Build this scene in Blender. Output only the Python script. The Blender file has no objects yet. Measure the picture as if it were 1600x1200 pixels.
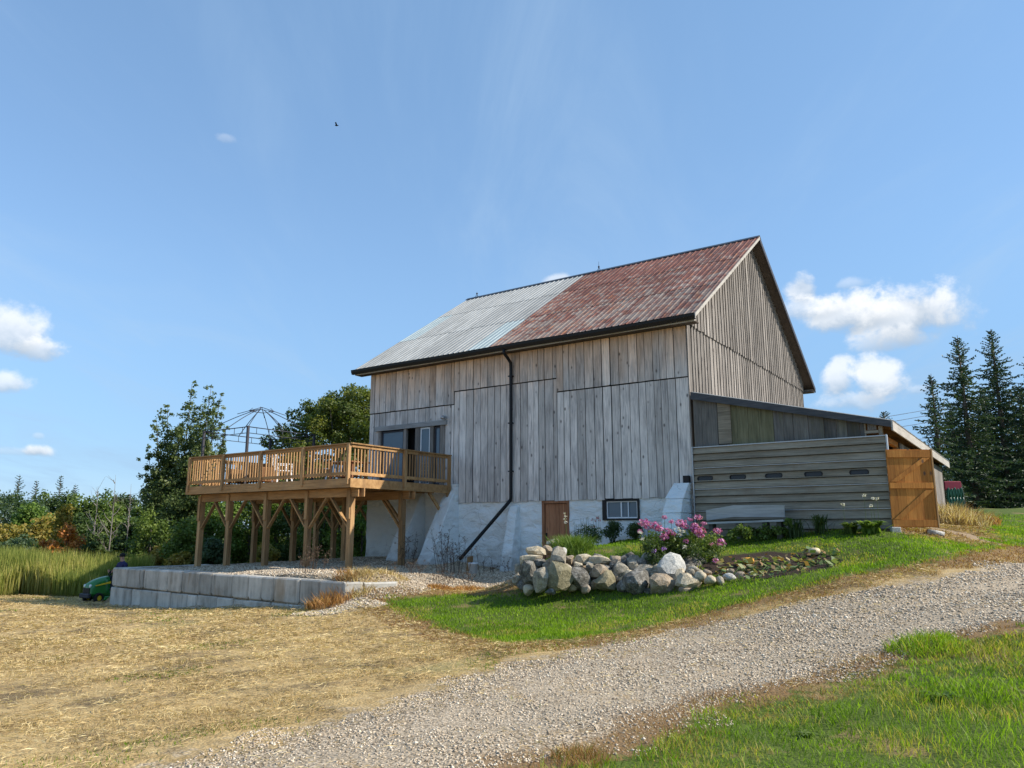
import bpy, bmesh, math, random
import numpy as np
from mathutils import Vector, Matrix
R = math.radians
rng = np.random.default_rng(7)
random.seed(7)
SC = bpy.context.scene
COL = SC.collection

# ------------------------------------------------------------------ camera
F = 1183.0; PITCH = R(11.0); HEAD = R(34.6)
CAM = np.array([7.54, -19.46, 1.6])
FW = np.array([-math.sin(HEAD), math.cos(HEAD), 0.0]); RT = np.array([math.cos(HEAD), math.sin(HEAD), 0.0])
cd = bpy.data.cameras.new('camera'); cam = bpy.data.objects.new('camera', cd); COL.objects.link(cam)
cd.sensor_width = 36; cd.lens = 36 * F / 1600; cd.clip_start = .1; cd.clip_end = 3000
cam.location = CAM; cam.rotation_euler = (math.pi / 2 + PITCH, 0, HEAD)
SC.camera = cam
SC.render.resolution_x = 1024; SC.render.resolution_y = 768

# ------------------------------------------------------------------ light
SUNV = Vector((1.0, .50, .80)).normalized()
EL = math.asin(SUNV.z)
sd = bpy.data.lights.new('sun', 'SUN'); sd.energy = 4.3; sd.angle = R(.5); sd.color = (1, .93, .82)
sun = bpy.data.objects.new('sun', sd); COL.objects.link(sun)
sun.rotation_euler = SUNV.to_track_quat('Z', 'Y').to_euler(); sun.location = SUNV * 60
vs = SC.view_settings
vs.view_transform = 'Standard'; vs.look = 'None'; vs.exposure = 0.68; vs.gamma = 1; vs.use_curve_mapping = False
SC.cycles.max_bounces = 6; SC.cycles.transparent_max_bounces = 8

# ------------------------------------------------------------------ node helper
class G:
    def __init__(s, nt):
        s.nt = nt
    def n(s, t, ins=None, **kw):
        nd = s.nt.nodes.new(t)
        for k, v in kw.items(): setattr(nd, k, v)
        if ins:
            for k, v in ins.items(): s.put(nd.inputs[k], v)
        return nd
    def put(s, sock, v):
        if isinstance(v, bpy.types.NodeSocket): s.nt.links.new(v, sock)
        elif v is not None:
            if isinstance(v, (tuple, list)) and len(v) == 3 and sock.type == 'RGBA': v = (*v, 1)
            sock.default_value = v
    def m(s, op, a, b=None, c=None, clamp=False):
        nd = s.n('ShaderNodeMath', operation=op, use_clamp=clamp)
        s.put(nd.inputs[0], a)
        if b is not None: s.put(nd.inputs[1], b)
        if c is not None: s.put(nd.inputs[2], c)
        return nd.outputs[0]
    def v(s, op, a, b=None, out=0, scale=None):
        nd = s.n('ShaderNodeVectorMath', operation=op)
        s.put(nd.inputs[0], a)
        if b is not None: s.put(nd.inputs[1], b)
        if scale is not None: s.put(nd.inputs['Scale'], scale)
        return nd.outputs[out]
    def dot(s, a, b): return s.v('DOT_PRODUCT', a, b, out='Value')
    def mix(s, f, a, b, blend='MIX'):
        nd = s.n('ShaderNodeMix', data_type='RGBA', blend_type=blend)
        s.put(nd.inputs[0], f); s.put(nd.inputs[6], a); s.put(nd.inputs[7], b)
        return nd.outputs[2]
    def ss(s, x, lo, hi, a=0.0, b=1.0):
        nd = s.n('ShaderNodeMapRange', interpolation_type='SMOOTHSTEP')
        s.put(nd.inputs[0], x); nd.inputs[1].default_value = lo; nd.inputs[2].default_value = hi
        nd.inputs[3].default_value = a; nd.inputs[4].default_value = b
        return nd.outputs[0]
    def noise(s, vec, scale=1, detail=4, rough=.55, dist=0, out=0):
        nd = s.n('ShaderNodeTexNoise'); s.put(nd.inputs['Vector'], vec)
        nd.inputs['Scale'].default_value = scale; nd.inputs['Detail'].default_value = detail
        nd.inputs['Roughness'].default_value = rough; nd.inputs['Distortion'].default_value = dist
        return nd.outputs[out]
    def vor(s, vec, scale=1, feature='F1', out=0, rand=1):
        nd = s.n('ShaderNodeTexVoronoi', feature=feature); s.put(nd.inputs['Vector'], vec)
        nd.inputs['Scale'].default_value = scale; nd.inputs['Randomness'].default_value = rand
        return nd.outputs[out]
    def ramp(s, f, stops):
        nd = s.n('ShaderNodeValToRGB'); s.put(nd.inputs[0], f)
        e = nd.color_ramp.elements
        while len(e) < len(stops): e.new(.5)
        for el, (p, c) in zip(e, stops): el.position = p; el.color = (*c, 1)
        return nd.outputs[0]
    def attr(s, name, out='Fac'): return s.n('ShaderNodeAttribute', attribute_name=name).outputs[out]
    def bump(s, h, strength=.3, dist=.02, nrm=None):
        nd = s.n('ShaderNodeBump'); s.put(nd.inputs['Height'], h)
        nd.inputs['Strength'].default_value = strength; nd.inputs['Distance'].default_value = dist
        if nrm: s.put(nd.inputs['Normal'], nrm)
        return nd.outputs[0]
def newmat(name):
    m = bpy.data.materials.new(name); m.use_nodes = True
    nt = m.node_tree; nt.nodes.clear(); g = G(nt)
    out = g.n('ShaderNodeOutputMaterial')
    b = g.n('ShaderNodeBsdfPrincipled'); nt.links.new(b.outputs[0], out.inputs[0])
    g.b = b; g.out = out
    return m, g
def setb(g, col=None, rough=None, nrm=None, metal=None, spec=None):
    if col is not None: g.put(g.b.inputs['Base Color'], col)
    if rough is not None: g.put(g.b.inputs['Roughness'], rough)
    if nrm is not None: g.put(g.b.inputs['Normal'], nrm)
    if metal is not None: g.put(g.b.inputs['Metallic'], metal)
    if spec is not None: g.put(g.b.inputs['Specular IOR Level'], spec)

# ------------------------------------------------------------------ pixel rays -> world
def ray(px, py):
    a = px - 800; b = 600 - py
    up = b * math.cos(PITCH) + F * math.sin(PITCH); fw = F * math.cos(PITCH) - b * math.sin(PITCH)
    return FW + RT * (a / fw) + np.array([0, 0, up / fw])
def at(px, py, d): return CAM + ray(px, py) * d
def onY(px, py, Y):
    r = ray(px, py); return CAM + r * ((Y - CAM[1]) / r[1])
def proj(p):
    q = np.asarray(p, float) - CAM; d = q @ FW; x = q @ RT; z = q[2]
    yc = z * math.cos(PITCH) - d * math.sin(PITCH); zc = d * math.cos(PITCH) + z * math.sin(PITCH)
    return 800 + F * x / zc, 600 - F * yc / zc

# ------------------------------------------------------------------ sky
W = bpy.data.worlds.new('World'); SC.world = W; W.use_nodes = True
nt = W.node_tree; nt.nodes.clear(); g = G(nt)
sky = g.n('ShaderNodeTexSky', sky_type='NISHITA'); sky.sun_disc = False
sky.sun_elevation = EL; sky.sun_rotation = math.atan2(SUNV.x, SUNV.y)
sky.air_density = 1.0; sky.dust_density = .0; sky.ozone_density = 3.0; sky.altitude = 200
bgS = g.n('ShaderNodeBackground', {'Color': sky.outputs[0], 'Strength': .14})
dirn = g.v('NORMALIZE', g.n('ShaderNodeTexCoord').outputs['Generated'])
# wispy high cloud: long faint streaks
zc = g.m('MAXIMUM', g.n('ShaderNodeSeparateXYZ', {0: dirn}).outputs[2], .05)
flat = g.v('MULTIPLY', dirn, (1, 1, 0)); flat = g.v('SCALE', flat, scale=g.m('DIVIDE', 1.0, g.m('ADD', zc, .12)))
ro = g.n('ShaderNodeVectorRotate', {'Vector': flat, 'Angle': R(55)}, rotation_type='Z_AXIS').outputs[0]
wisp = g.noise(g.v('MULTIPLY', ro, (.45, 1.5, 1)), 1.25, 7, .62, .9)
aur = g.ss(g.dot(dirn, tuple(Vector((SUNV.x, SUNV.y, .1)).normalized())), -.9, 1.0)
veil = g.m('ADD', g.m('MULTIPLY', g.ss(wisp, .42, .85), .22), g.m('ADD', .34, g.m('ADD', g.m('MULTIPLY', aur, .20), g.ss(zc, .03, .42, .42, 0))), )
fac = None; shade = None
CL = [  # px, py, half width px, half height px, noise amount, opacity
    (1425, 492, 98, 66, 1.05, .80), (1330, 490, 85, 42, 1.15, .78), (1255, 450, 28, 42, 1.1, .65), (1270, 482, 60, 26, 1.1, .55), (1400, 530, 75, 26, 1.2, .40),
    (1310, 598, 30, 42, 1.1, .66), (1372, 602, 50, 44, 1.15, .70), (1340, 628, 70, 24, 1.1, .45), (1440, 610, 26, 12, 1, .25), (1330, 445, 30, 12, 1.2, .25),
    (18, 520, 62, 48, 1.05, .68), (66, 547, 40, 24, 1.1, .66), (5, 598, 44, 22, 1, .62), (56, 705, 26, 14, .9, .72), (60, 682, 10, 8, 1, .2), (10, 706, 50, 12, 1, .2),
    (872, 440, 26, 12, 1.1, .42), (352, 217, 16, 10, 1.2, .16), (-120, 560, 90, 50, 1.1, .7), (-260, 640, 100, 40, 1.1, .6), (1720, 560, 80, 50, 1.1, .6), (1900, 420, 120, 60, 1.1, .6)]
nv = g.v('MULTIPLY', dirn, (1, 1, 1.15))
fb = g.m('SUBTRACT', g.noise(nv, 17, 8, .60, .25), .5)
fb2 = g.m('SUBTRACT', g.noise(nv, 45, 6, .6), .5)
fbm = g.m('ADD', g.m('MULTIPLY', fb, 2.0), g.m('MULTIPLY', fb2, .75))
for (px, py, hw, hh, k, op) in CL:
    c = ray(px, py); c /= np.linalg.norm(c)
    r_ = np.cross(c, [0, 0, 1]); r_ /= np.linalg.norm(r_); u_ = np.cross(r_, c)
    K = 1 + ((px - 800) / F) ** 2 * .6 + ((py - 600) / F) ** 2 * .6
    a = g.m('MULTIPLY', g.dot(dirn, tuple(r_)), F * K ** .7 / hw)
    b = g.m('MULTIPLY', g.dot(dirn, tuple(u_)), F * K ** .7 / hh)
    # flatter base, billowing top
    b = g.m('MULTIPLY', b, g.ss(b, -.4, .1, 1.35, 1.0))
    rr = g.m('SQRT', g.m('ADD', g.m('MULTIPLY', a, a), g.m('MULTIPLY', b, b)))
    mk = g.m('ADD', g.m('SUBTRACT', 1.0, rr), g.m('MULTIPLY', fbm, k * .9))
    f1 = g.m('MULTIPLY', g.ss(mk, .0, .62), op * 1.12)
    f1 = g.m('MULTIPLY', f1, g.ss(g.dot(dirn, tuple(c)), .5, .7))
    sh = g.m('MULTIPLY', g.m('ADD', b, 0.0), f1)
    fac = f1 if fac is None else g.m('SUBTRACT', 1.0, g.m('MULTIPLY', g.m('SUBTRACT', 1.0, fac), g.m('SUBTRACT', 1.0, f1)))
    shade = sh if shade is None else g.m('ADD', shade, sh)
tone = g.ss(g.m('ADD', g.m('DIVIDE', shade, g.m('MAXIMUM', fac, .05)), g.m('MULTIPLY', fbm, 1.1)), -1.0, .75)
ccol = g.mix(tone, (.36, .45, .56), (.95, .96, .97))
bgC = g.n('ShaderNodeBackground', {'Color': ccol, 'Strength': .72})
bgV = g.n('ShaderNodeBackground', {'Color': g.mix(g.ss(wisp, .42, .80), (.185, .345, .555), (.27, .41, .585)), 'Strength': .92})
m1 = g.n('ShaderNodeMixShader', {0: veil, 1: bgS.outputs[0], 2: bgV.outputs[0]})
m2 = g.n('ShaderNodeMixShader', {0: fac, 1: m1.outputs[0], 2: bgC.outputs[0]})
wo = g.n('ShaderNodeOutputWorld'); nt.links.new(m2.outputs[0], wo.inputs[0])

# ------------------------------------------------------------------ object helpers
def tag(o, label=None, cat=None, group=None, kind=None):
    if label: o['label'] = label
    if cat: o['category'] = cat
    if group: o['group'] = group
    if kind: o['kind'] = kind
    return o
def empty(name, loc, label, cat, group=None, rz=0):
    o = bpy.data.objects.new(name, None); COL.objects.link(o); o.location = [float(x) for x in loc]; o.rotation_euler.z = rz
    o.empty_display_size = .2
    return tag(o, label, cat, group)
def link(name, me, parent=None, loc=None, rot=None, scale=None):
    o = bpy.data.objects.new(name, me); COL.objects.link(o)
    if parent is not None:
        o.parent = parent
        if loc is None and not is_local(parent): o.matrix_parent_inverse = Matrix.Translation(-parent_world(parent))
    if loc is not None: o.location = [float(x) for x in loc]
    if rot is not None: o.rotation_euler = rot
    if scale is not None: o.scale = scale
    return o
LOCAL = set()
def is_local(p):
    while p is not None:
        if p.name in LOCAL: return True
        p = p.parent
    return False
def parent_world(p):
    v = Vector((0, 0, 0))
    while p is not None:
        v += p.location + p.matrix_parent_inverse.translation; p = p.parent
    return v
class MB:
    """collects shapes for one mesh (world coordinates unless its thing is local)"""
    def __init__(s): s.v = []; s.f = []; s.mi = []; s.cur = 0; s.sm = []; s.smooth = False
    def add(s, vs, fs):
        k = len(s.v); s.v += [tuple(map(float, p)) for p in vs]
        for f in fs: s.f.append([k + i for i in f]); s.mi.append(s.cur); s.sm.append(s.smooth)
        return s
    def box(s, x0, x1, y0, y1, z0, z1, top=None):
        vs = [(x0, y0, z0), (x1, y0, z0), (x1, y1, z0), (x0, y1, z0), (x0, y0, z1), (x1, y0, z1), (x1, y1, z1), (x0, y1, z1)]
        return s.add(vs, [(0, 3, 2, 1), (4, 5, 6, 7), (0, 1, 5, 4), (1, 2, 6, 5), (2, 3, 7, 6), (3, 0, 4, 7)])
    def hexa(s, p):
        return s.add(p, [(0, 3, 2, 1), (4, 5, 6, 7), (0, 1, 5, 4), (1, 2, 6, 5), (2, 3, 7, 6), (3, 0, 4, 7)])
    def bar(s, a, b, w, h, up=(0, 0, 1)):
        a = Vector(a); b = Vector(b); d = (b - a).normalized(); upv = Vector(up)
        if abs(d.dot(upv)) > .99: upv = Vector((0, 1, 0))
        sx = d.cross(upv).normalized() * w / 2; sy = sx.cross(d).normalized() * h / 2
        p = [a - sx - sy, a + sx - sy, b + sx - sy, b - sx - sy, a - sx + sy, a + sx + sy, b + sx + sy, b - sx + sy]
        return s.hexa(p)
    def tube(s, pts, rad, n=8, cap=True):
        pts = [Vector(p) for p in pts]
        if not hasattr(rad, '__len__'): rad = [rad] * len(pts)
        k = len(s.v); prev = None
        for i, p in enumerate(pts):
            d = (pts[min(i + 1, len(pts) - 1)] - pts[max(i - 1, 0)]).normalized()
            if prev is None:
                ref = Vector((0, 0, 1)) if abs(d.z) < .9 else Vector((1, 0, 0)); x = d.cross(ref).normalized()
            else:
                x = (prev - d * prev.dot(d)).normalized()
            prev = x; y = d.cross(x)
            for j in range(n):
                t = 2 * math.pi * j / n
                s.v.append(tuple(p + (x * math.cos(t) + y * math.sin(t)) * rad[i]))
        for i in range(len(pts) - 1):
            for j in range(n):
                a = k + i * n + j; b = k + i * n + (j + 1) % n
                s.f.append([a, b, b + n, a + n]); s.mi.append(s.cur); s.sm.append(True)
        if cap:
            s.f.append([k + j for j in range(n)][::-1]); s.mi.append(s.cur); s.sm.append(False)
            s.f.append([k + (len(pts) - 1) * n + j for j in range(n)]); s.mi.append(s.cur); s.sm.append(False)
        return s
    def lathe(s, c, prof, n=16, axis=(0, 0, 1)):
        ax = Vector(axis).normalized(); ref = Vector((1, 0, 0)) if abs(ax.x) < .9 else Vector((0, 1, 0))
        x = ax.cross(ref).normalized(); y = ax.cross(x); c = Vector(c); k = len(s.v)
        for (r, h) in prof:
            for j in range(n):
                t = 2 * math.pi * j / n; s.v.append(tuple(c + ax * h + (x * math.cos(t) + y * math.sin(t)) * max(r, 1e-4)))
        for i in range(len(prof) - 1):
            for j in range(n):
                a = k + i * n + j; b = k + i * n + (j + 1) % n
                s.f.append([a, b, b + n, a + n]); s.mi.append(s.cur); s.sm.append(True)
        return s
    def build(s, name, mat, parent=None, bevel=0, local=False, loc=None):
        me = bpy.data.meshes.new(name); me.from_pydata(s.v, [], s.f)
        mats = mat if isinstance(mat, (list, tuple)) else [mat]
        for m in mats: me.materials.append(m)
        me.polygons.foreach_set('material_index', s.mi); me.polygons.foreach_set('use_smooth', s.sm)
        if bevel:
            bm = bmesh.new(); bm.from_mesh(me)
            bmesh.ops.bevel(bm, geom=bm.edges[:], offset=bevel, segments=1, affect='EDGES'); bm.to_mesh(me); bm.free()
        else:
            bm = bmesh.new(); bm.from_mesh(me); bmesh.ops.recalc_face_normals(bm, faces=bm.faces[:]); bm.to_mesh(me); bm.free()
        me.update()
        return link(name, me, parent, loc=loc)
def np_mesh(name, V, nper, mat, attrs=None, parent=None, faces=None, smooth=False):
    """V: (n,nper,3) one polygon each, or V (n,3) with faces (m,k)"""
    me = bpy.data.meshes.new(name)
    if faces is None:
        n = V.shape[0]; verts = V.reshape(-1, 3); loops = np.arange(n * nper, dtype=np.int32); m = n
    else:
        verts = V; m, nper = faces.shape; loops = faces.reshape(-1).astype(np.int32)
    me.vertices.add(len(verts)); me.vertices.foreach_set('co', verts.astype(np.float32).ravel())
    me.loops.add(len(loops)); me.loops.foreach_set('vertex_index', loops)
    me.polygons.add(m); me.polygons.foreach_set('loop_start', np.arange(m, dtype=np.int32) * nper)
    me.polygons.foreach_set('loop_total', np.full(m, nper, dtype=np.int32))
    if smooth: me.polygons.foreach_set('use_smooth', np.ones(m, dtype=bool))
    me.materials.append(mat)
    if attrs:
        for k, a in attrs.items():
            at_ = me.attributes.new(k, 'FLOAT', 'POINT'); at_.data.foreach_set('value', np.asarray(a, np.float32).ravel())
    me.update(calc_edges=True); me.validate()
    return link(name, me, parent)

# ------------------------------------------------------------------ materials
def wood(name, stops, axis='Z', rough=.85, tonevar=.35, knots=0, warm=None, grain=26, bumps=.35, stain=None):
    m, g = newmat(name)
    pos = g.n('ShaderNodeNewGeometry').outputs['Position']
    rnd = g.n('ShaderNodeObjectInfo').outputs['Random']
    off = g.v('SCALE', (31.0, 17.0, 53.0), scale=rnd)
    p = g.v('ADD', pos, off)
    sc = {'Z': (1, 1, .06), 'X': (.06, 1, 1), 'Y': (1, .06, 1), 'N': (.5, .5, .5)}[axis]
    pg = g.v('MULTIPLY', p, sc)
    fine = g.noise(pg, grain, 6, .65, .4); broad = g.noise(g.v('MULTIPLY', p, tuple(.35 + .65 * c for c in sc)), 2.2, 4, .6)
    f = g.m('ADD', g.m('MULTIPLY', fine, .62), g.m('MULTIPLY', broad, .38))
    col = g.ramp(f, stops)
    if warm:   # boards kept from the weather keep more of their tan
        z = g.n('ShaderNodeSeparateXYZ', {0: pos}).outputs[2]
        wn = g.m('ADD', z, g.m('MULTIPLY', g.m('SUBTRACT', g.noise(g.v('MULTIPLY', p, (1, 1, .3)), 1.6, 3), .5), 2.2))
        wf = g.ss(wn, warm[0], warm[1]); wf = g.m('MULTIPLY', wf, warm[3])
        col = g.mix(wf, col, g.mix(1.0, col, warm[2], 'MULTIPLY'))
    if stain:
        sn = g.ss(g.noise(g.v('MULTIPLY', p, (1.6, 1.6, .35)), 1.3, 5, .6), .52, .75)
        col = g.mix(g.m('MULTIPLY', sn, stain[1]), col, stain[0])
    if knots:
        kn = g.vor(g.v('MULTIPLY', p, (1, 1, .55)), knots, out=0)
        kr = g.vor(g.v('MULTIPLY', p, (1, 1, .55)), knots, out='Color')
        on = g.m('GREATER_THAN', g.n('ShaderNodeSeparateColor', {0: kr}).outputs[0], .38)
        kf = g.m('MULTIPLY', g.ss(kn, .05, .19, 1, 0), on)
        col = g.mix(g.m('MULTIPLY', kf, .8), col, (.07, .055, .05))
    tv = g.m('ADD', 1 - tonevar / 2, g.m('MULTIPLY', g.m('FRACT', g.m('MULTIPLY', rnd, 7.31)), tonevar))
    col = g.mix(1.0, col, g.n('ShaderNodeCombineColor', {0: tv, 1: tv, 2: tv}).outputs[0], 'MULTIPLY')
    setb(g, col, rough, g.bump(f, bumps, .01), spec=.25)
    return m
def plain(name, col, rough=.6, metal=0, spec=.5, var=.12, nscale=8, bump=0, bscale=40):
    m, g = newmat(name)
    pos = g.n('ShaderNodeNewGeometry').outputs['Position']
    nz = g.noise(pos, nscale, 5, .6)
    c1 = tuple(c * (1 - var) for c in col); c2 = tuple(min(1, c * (1 + var)) for c in col)
    setb(g, g.mix(nz, c1, c2), rough, g.bump(g.noise(pos, bscale, 4), bump, .01) if bump else None, metal, spec)
    return m
M = {}
M['siding'] = wood('weathered siding', [(.25, (.105, .10, .10)), (.39, (.37, .34, .32)), (.54, (.62, .575, .535)), (.74, (.79, .735, .68))], 'Z', tonevar=.44, knots=4.6,
                   warm=(5.5, 7.3, (1.22, .92, .70), 1.0), stain=((.10, .10, .115), .55))
M['siding_dark'] = wood('dark shed boards', [(.25, (.035, .034, .034)), (.5, (.12, .112, .10)), (.75, (.22, .205, .175))], 'Z', tonevar=.6, stain=((.13, .125, .06), .5))
M['siding_olive'] = wood('olive shed boards', [(.25, (.06, .055, .03)), (.5, (.16, .15, .085)), (.75, (.26, .24, .145))], 'Z', tonevar=.3)
M['gable'] = wood('gable boards', [(.28, (.055, .046, .040)), (.45, (.17, .15, .132)), (.62, (.30, .272, .245)), (.8, (.44, .41, .375))], 'Z', tonevar=.6, knots=3.5)
M['deck'] = wood('treated lumber', [(.3, (.17, .09, .038)), (.5, (.36, .205, .085)), (.72, (.54, .34, .155))], 'N', tonevar=.45, stain=((.20, .14, .09), .45), grain=14, bumps=.2)
M['deckx'] = wood('treated lumber lengthwise', [(.3, (.16, .085, .035)), (.5, (.33, .185, .08)), (.72, (.48, .285, .13))], 'X', tonevar=.45, stain=((.19, .13, .085), .5), bumps=.2)
M['deckz'] = wood('treated lumber posts', [(.3, (.17, .095, .04)), (.5, (.36, .21, .095)), (.72, (.55, .36, .18))], 'Z', tonevar=.5, stain=((.20, .14, .09), .5), bumps=.2)
M['gate'] = wood('orange stained boards', [(.3, (.24, .085, .018)), (.5, (.46, .185, .04)), (.72, (.62, .29, .07))], 'Z', tonevar=.42, stain=((.16, .05, .012), .6), knots=4.5, bumps=.15)
M['door'] = wood('brown door boards', [(.3, (.15, .065, .03)), (.5, (.34, .15, .075)), (.75, (.48, .25, .13))], 'Z', tonevar=.3, knots=3)
M['panel'] = wood('weathered overhead door', [(.25, (.085, .07, .05)), (.5, (.27, .23, .17)), (.75, (.45, .39, .30))], 'X', tonevar=.22, stain=((.20, .13, .075), .35))
M['greyx'] = wood('grey plank', [(.25, (.12, .12, .12)), (.5, (.27, .27, .265)), (.75, (.40, .40, .39))], 'X', tonevar=.2)
M['benchwood'] = wood('silvered bench plank', [(.25, (.20, .20, .20)), (.5, (.42, .42, .41)), (.75, (.58, .58, .57))], 'X', tonevar=.15)
M['fasciadark'] = wood('dark fascia board', [(.25, (.03, .032, .036)), (.5, (.075, .078, .085)), (.75, (.14, .14, .145))], 'X', tonevar=.2)
M['fascialight'] = wood('pale eave board', [(.25, (.20, .18, .16)), (.5, (.38, .35, .31)), (.75, (.52, .49, .44))], 'Y', tonevar=.2)
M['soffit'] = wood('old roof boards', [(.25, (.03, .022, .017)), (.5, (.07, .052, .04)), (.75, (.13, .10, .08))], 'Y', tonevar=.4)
M['barkwood'] = wood('bark', [(.25, (.045, .035, .028)), (.5, (.10, .08, .065)), (.75, (.19, .16, .13))], 'Z', tonevar=.2, grain=18, bumps=.8)
M['palebark'] = wood('dead wood', [(.25, (.10, .09, .08)), (.5, (.19, .17, .15)), (.75, (.29, .27, .24))], 'Z', tonevar=.2)
M['black'] = plain('black metal', (.008, .008, .009), .5, 0, .3, .3)
M['blackrough'] = plain('dark iron', (.035, .035, .045), .6, .3, .5)
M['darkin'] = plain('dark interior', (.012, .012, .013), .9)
M['darkpane'] = plain('dark smoked pane', (.012, .016, .024), .25, 0, .4)
M['whiteplastic'] = plain('white vinyl', (.72, .74, .76), .4, 0, .5, .06)
M['galv'] = plain('galvanised strip', (.42, .43, .44), .45, .6, .5, .2, 20)
M['fabric'] = plain('brown wicker', (.17, .085, .04), .8, 0, .2, .4, 60, .5, 90)
M['redpaint'] = plain('maroon paint', (.26, .02, .045), .5, 0, .4, .2)
M['hose'] = plain('green hose', (.015, .11, .07), .4, 0, .5, .2)

def whitewash():
    m, g = newmat('whitewashed stone'); pos = g.n('ShaderNodeNewGeometry').outputs['Position']
    h = g.noise(g.v('MULTIPLY', pos, (1, 1, 1.7)), 3.2, 5, .62, .5); h2 = g.noise(pos, 22, 4, .6)
    v = g.vor(g.v('MULTIPLY', pos, (1, 1, 1.5)), 2.6, 'SMOOTH_F1')
    z = g.n('ShaderNodeSeparateXYZ', {0: pos}).outputs[2]
    dirt = g.ss(g.m('ADD', z, g.m('MULTIPLY', g.m('SUBTRACT', h, .5), 1.2)), .45, 1.15, 1, 0)
    col = g.mix(g.noise(pos, 1.3, 5, .7), (.70, .745, .75), (.86, .87, .85))
    col = g.mix(g.ss(h2, .66, .80), col, (.60, .60, .57)); col = g.mix(g.m('MULTIPLY', dirt, .65), col, (.34, .31, .27))
    crack = g.ss(g.vor(g.v('ADD', pos, g.v('SCALE', g.noise(pos, 3, 3, out=1), scale=.25)), 1.1, 'DISTANCE_TO_EDGE'), .0, .012, 1, 0)
    crack = g.m('MULTIPLY', crack, g.ss(g.noise(pos, .8, 2), .5, .6))
    col = g.mix(g.m('MULTIPLY', crack, .45), col, (.17, .17, .18))
    hh = g.m('ADD', g.m('ADD', h, g.m('MULTIPLY', v, .8)), g.m('MULTIPLY', h2, .18))
    setb(g, col, .85, g.bump(hh, .9, .11), spec=.3)
    return m
M['whitewash'] = whitewash()
def concrete():
    m, g = newmat('cast concrete'); pos = g.n('ShaderNodeNewGeometry').outputs['Position']; rnd = g.n('ShaderNodeObjectInfo').outputs['Random']
    p = g.v('ADD', pos, g.v('SCALE', (41., 23., 7.), scale=rnd))
    a = g.noise(p, 2.2, 6, .65); st = g.noise(g.v('MULTIPLY', p, (1, 1, .12)), 5, 5, .6)
    col = g.ramp(g.m('ADD', g.m('MULTIPLY', a, .5), g.m('MULTIPLY', st, .5)), [(.3, (.20, .185, .155)), (.5, (.46, .43, .375)), (.72, (.64, .60, .53))])
    col = g.mix(g.ss(st, .56, .72), col, (.22, .205, .175))
    col = g.mix(g.m('MULTIPLY', g.ss(g.noise(g.v('MULTIPLY', p, (1, 1, .2)), 1.7, 3), .60, .70), .55), col, (.30, .20, .11))
    tv = g.m('ADD', .72, g.m('MULTIPLY', rnd, .5)); col = g.mix(1.0, col, g.n('ShaderNodeCombineColor', {0: tv, 1: tv, 2: tv}).outputs[0], 'MULTIPLY')
    setb(g, col, .92, g.bump(g.noise(p, 30, 5, .7), .35, .012), spec=.2)
    return m
M['concrete'] = concrete()
def rock(name, c1, c2, c3):
    m, g = newmat(name); tc = g.n('ShaderNodeNewGeometry').outputs['Position']; rnd = g.n('ShaderNodeObjectInfo').outputs['Random']
    p = g.v('ADD', tc, g.v('SCALE', (41., 23., 7.), scale=rnd))
    a = g.noise(p, 7, 9, .72, .15); b = g.noise(p, 30, 6, .65)
    col = g.ramp(a, [(.30, c1), (.5, c2), (.68, c3)]); col = g.mix(g.ss(b, .55, .7), col, tuple(x * .55 for x in c2)); col = g.mix(g.ss(b, .30, .42, 1, 0), col, tuple(min(.8, x * 1.25) for x in c3))
    setb(g, col, .9, g.bump(g.m('ADD', a, g.m('MULTIPLY', b, .35)), .9, .06), spec=.25)
    return m
M['rock_cream'] = rock('cream fieldstone', (.28, .22, .14), (.50, .42, .29), (.66, .58, .44))
M['rock_grey'] = rock('grey fieldstone', (.12, .10, .075), (.33, .29, .22), (.52, .47, .38))
M['rock_dark'] = rock('lichened dark stone', (.035, .032, .026), (.13, .12, .10), (.38, .36, .32))
M['rock_olive'] = rock('olive brown stone', (.11, .095, .05), (.23, .20, .12), (.34, .30, .20))
M['rock_tan'] = rock('tan stone', (.18, .13, .085), (.33, .26, .18), (.46, .38, .29))
M['rock_white'] = rock('white granite stone', (.28, .27, .24), (.50, .48, .43), (.66, .64, .58))
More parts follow.
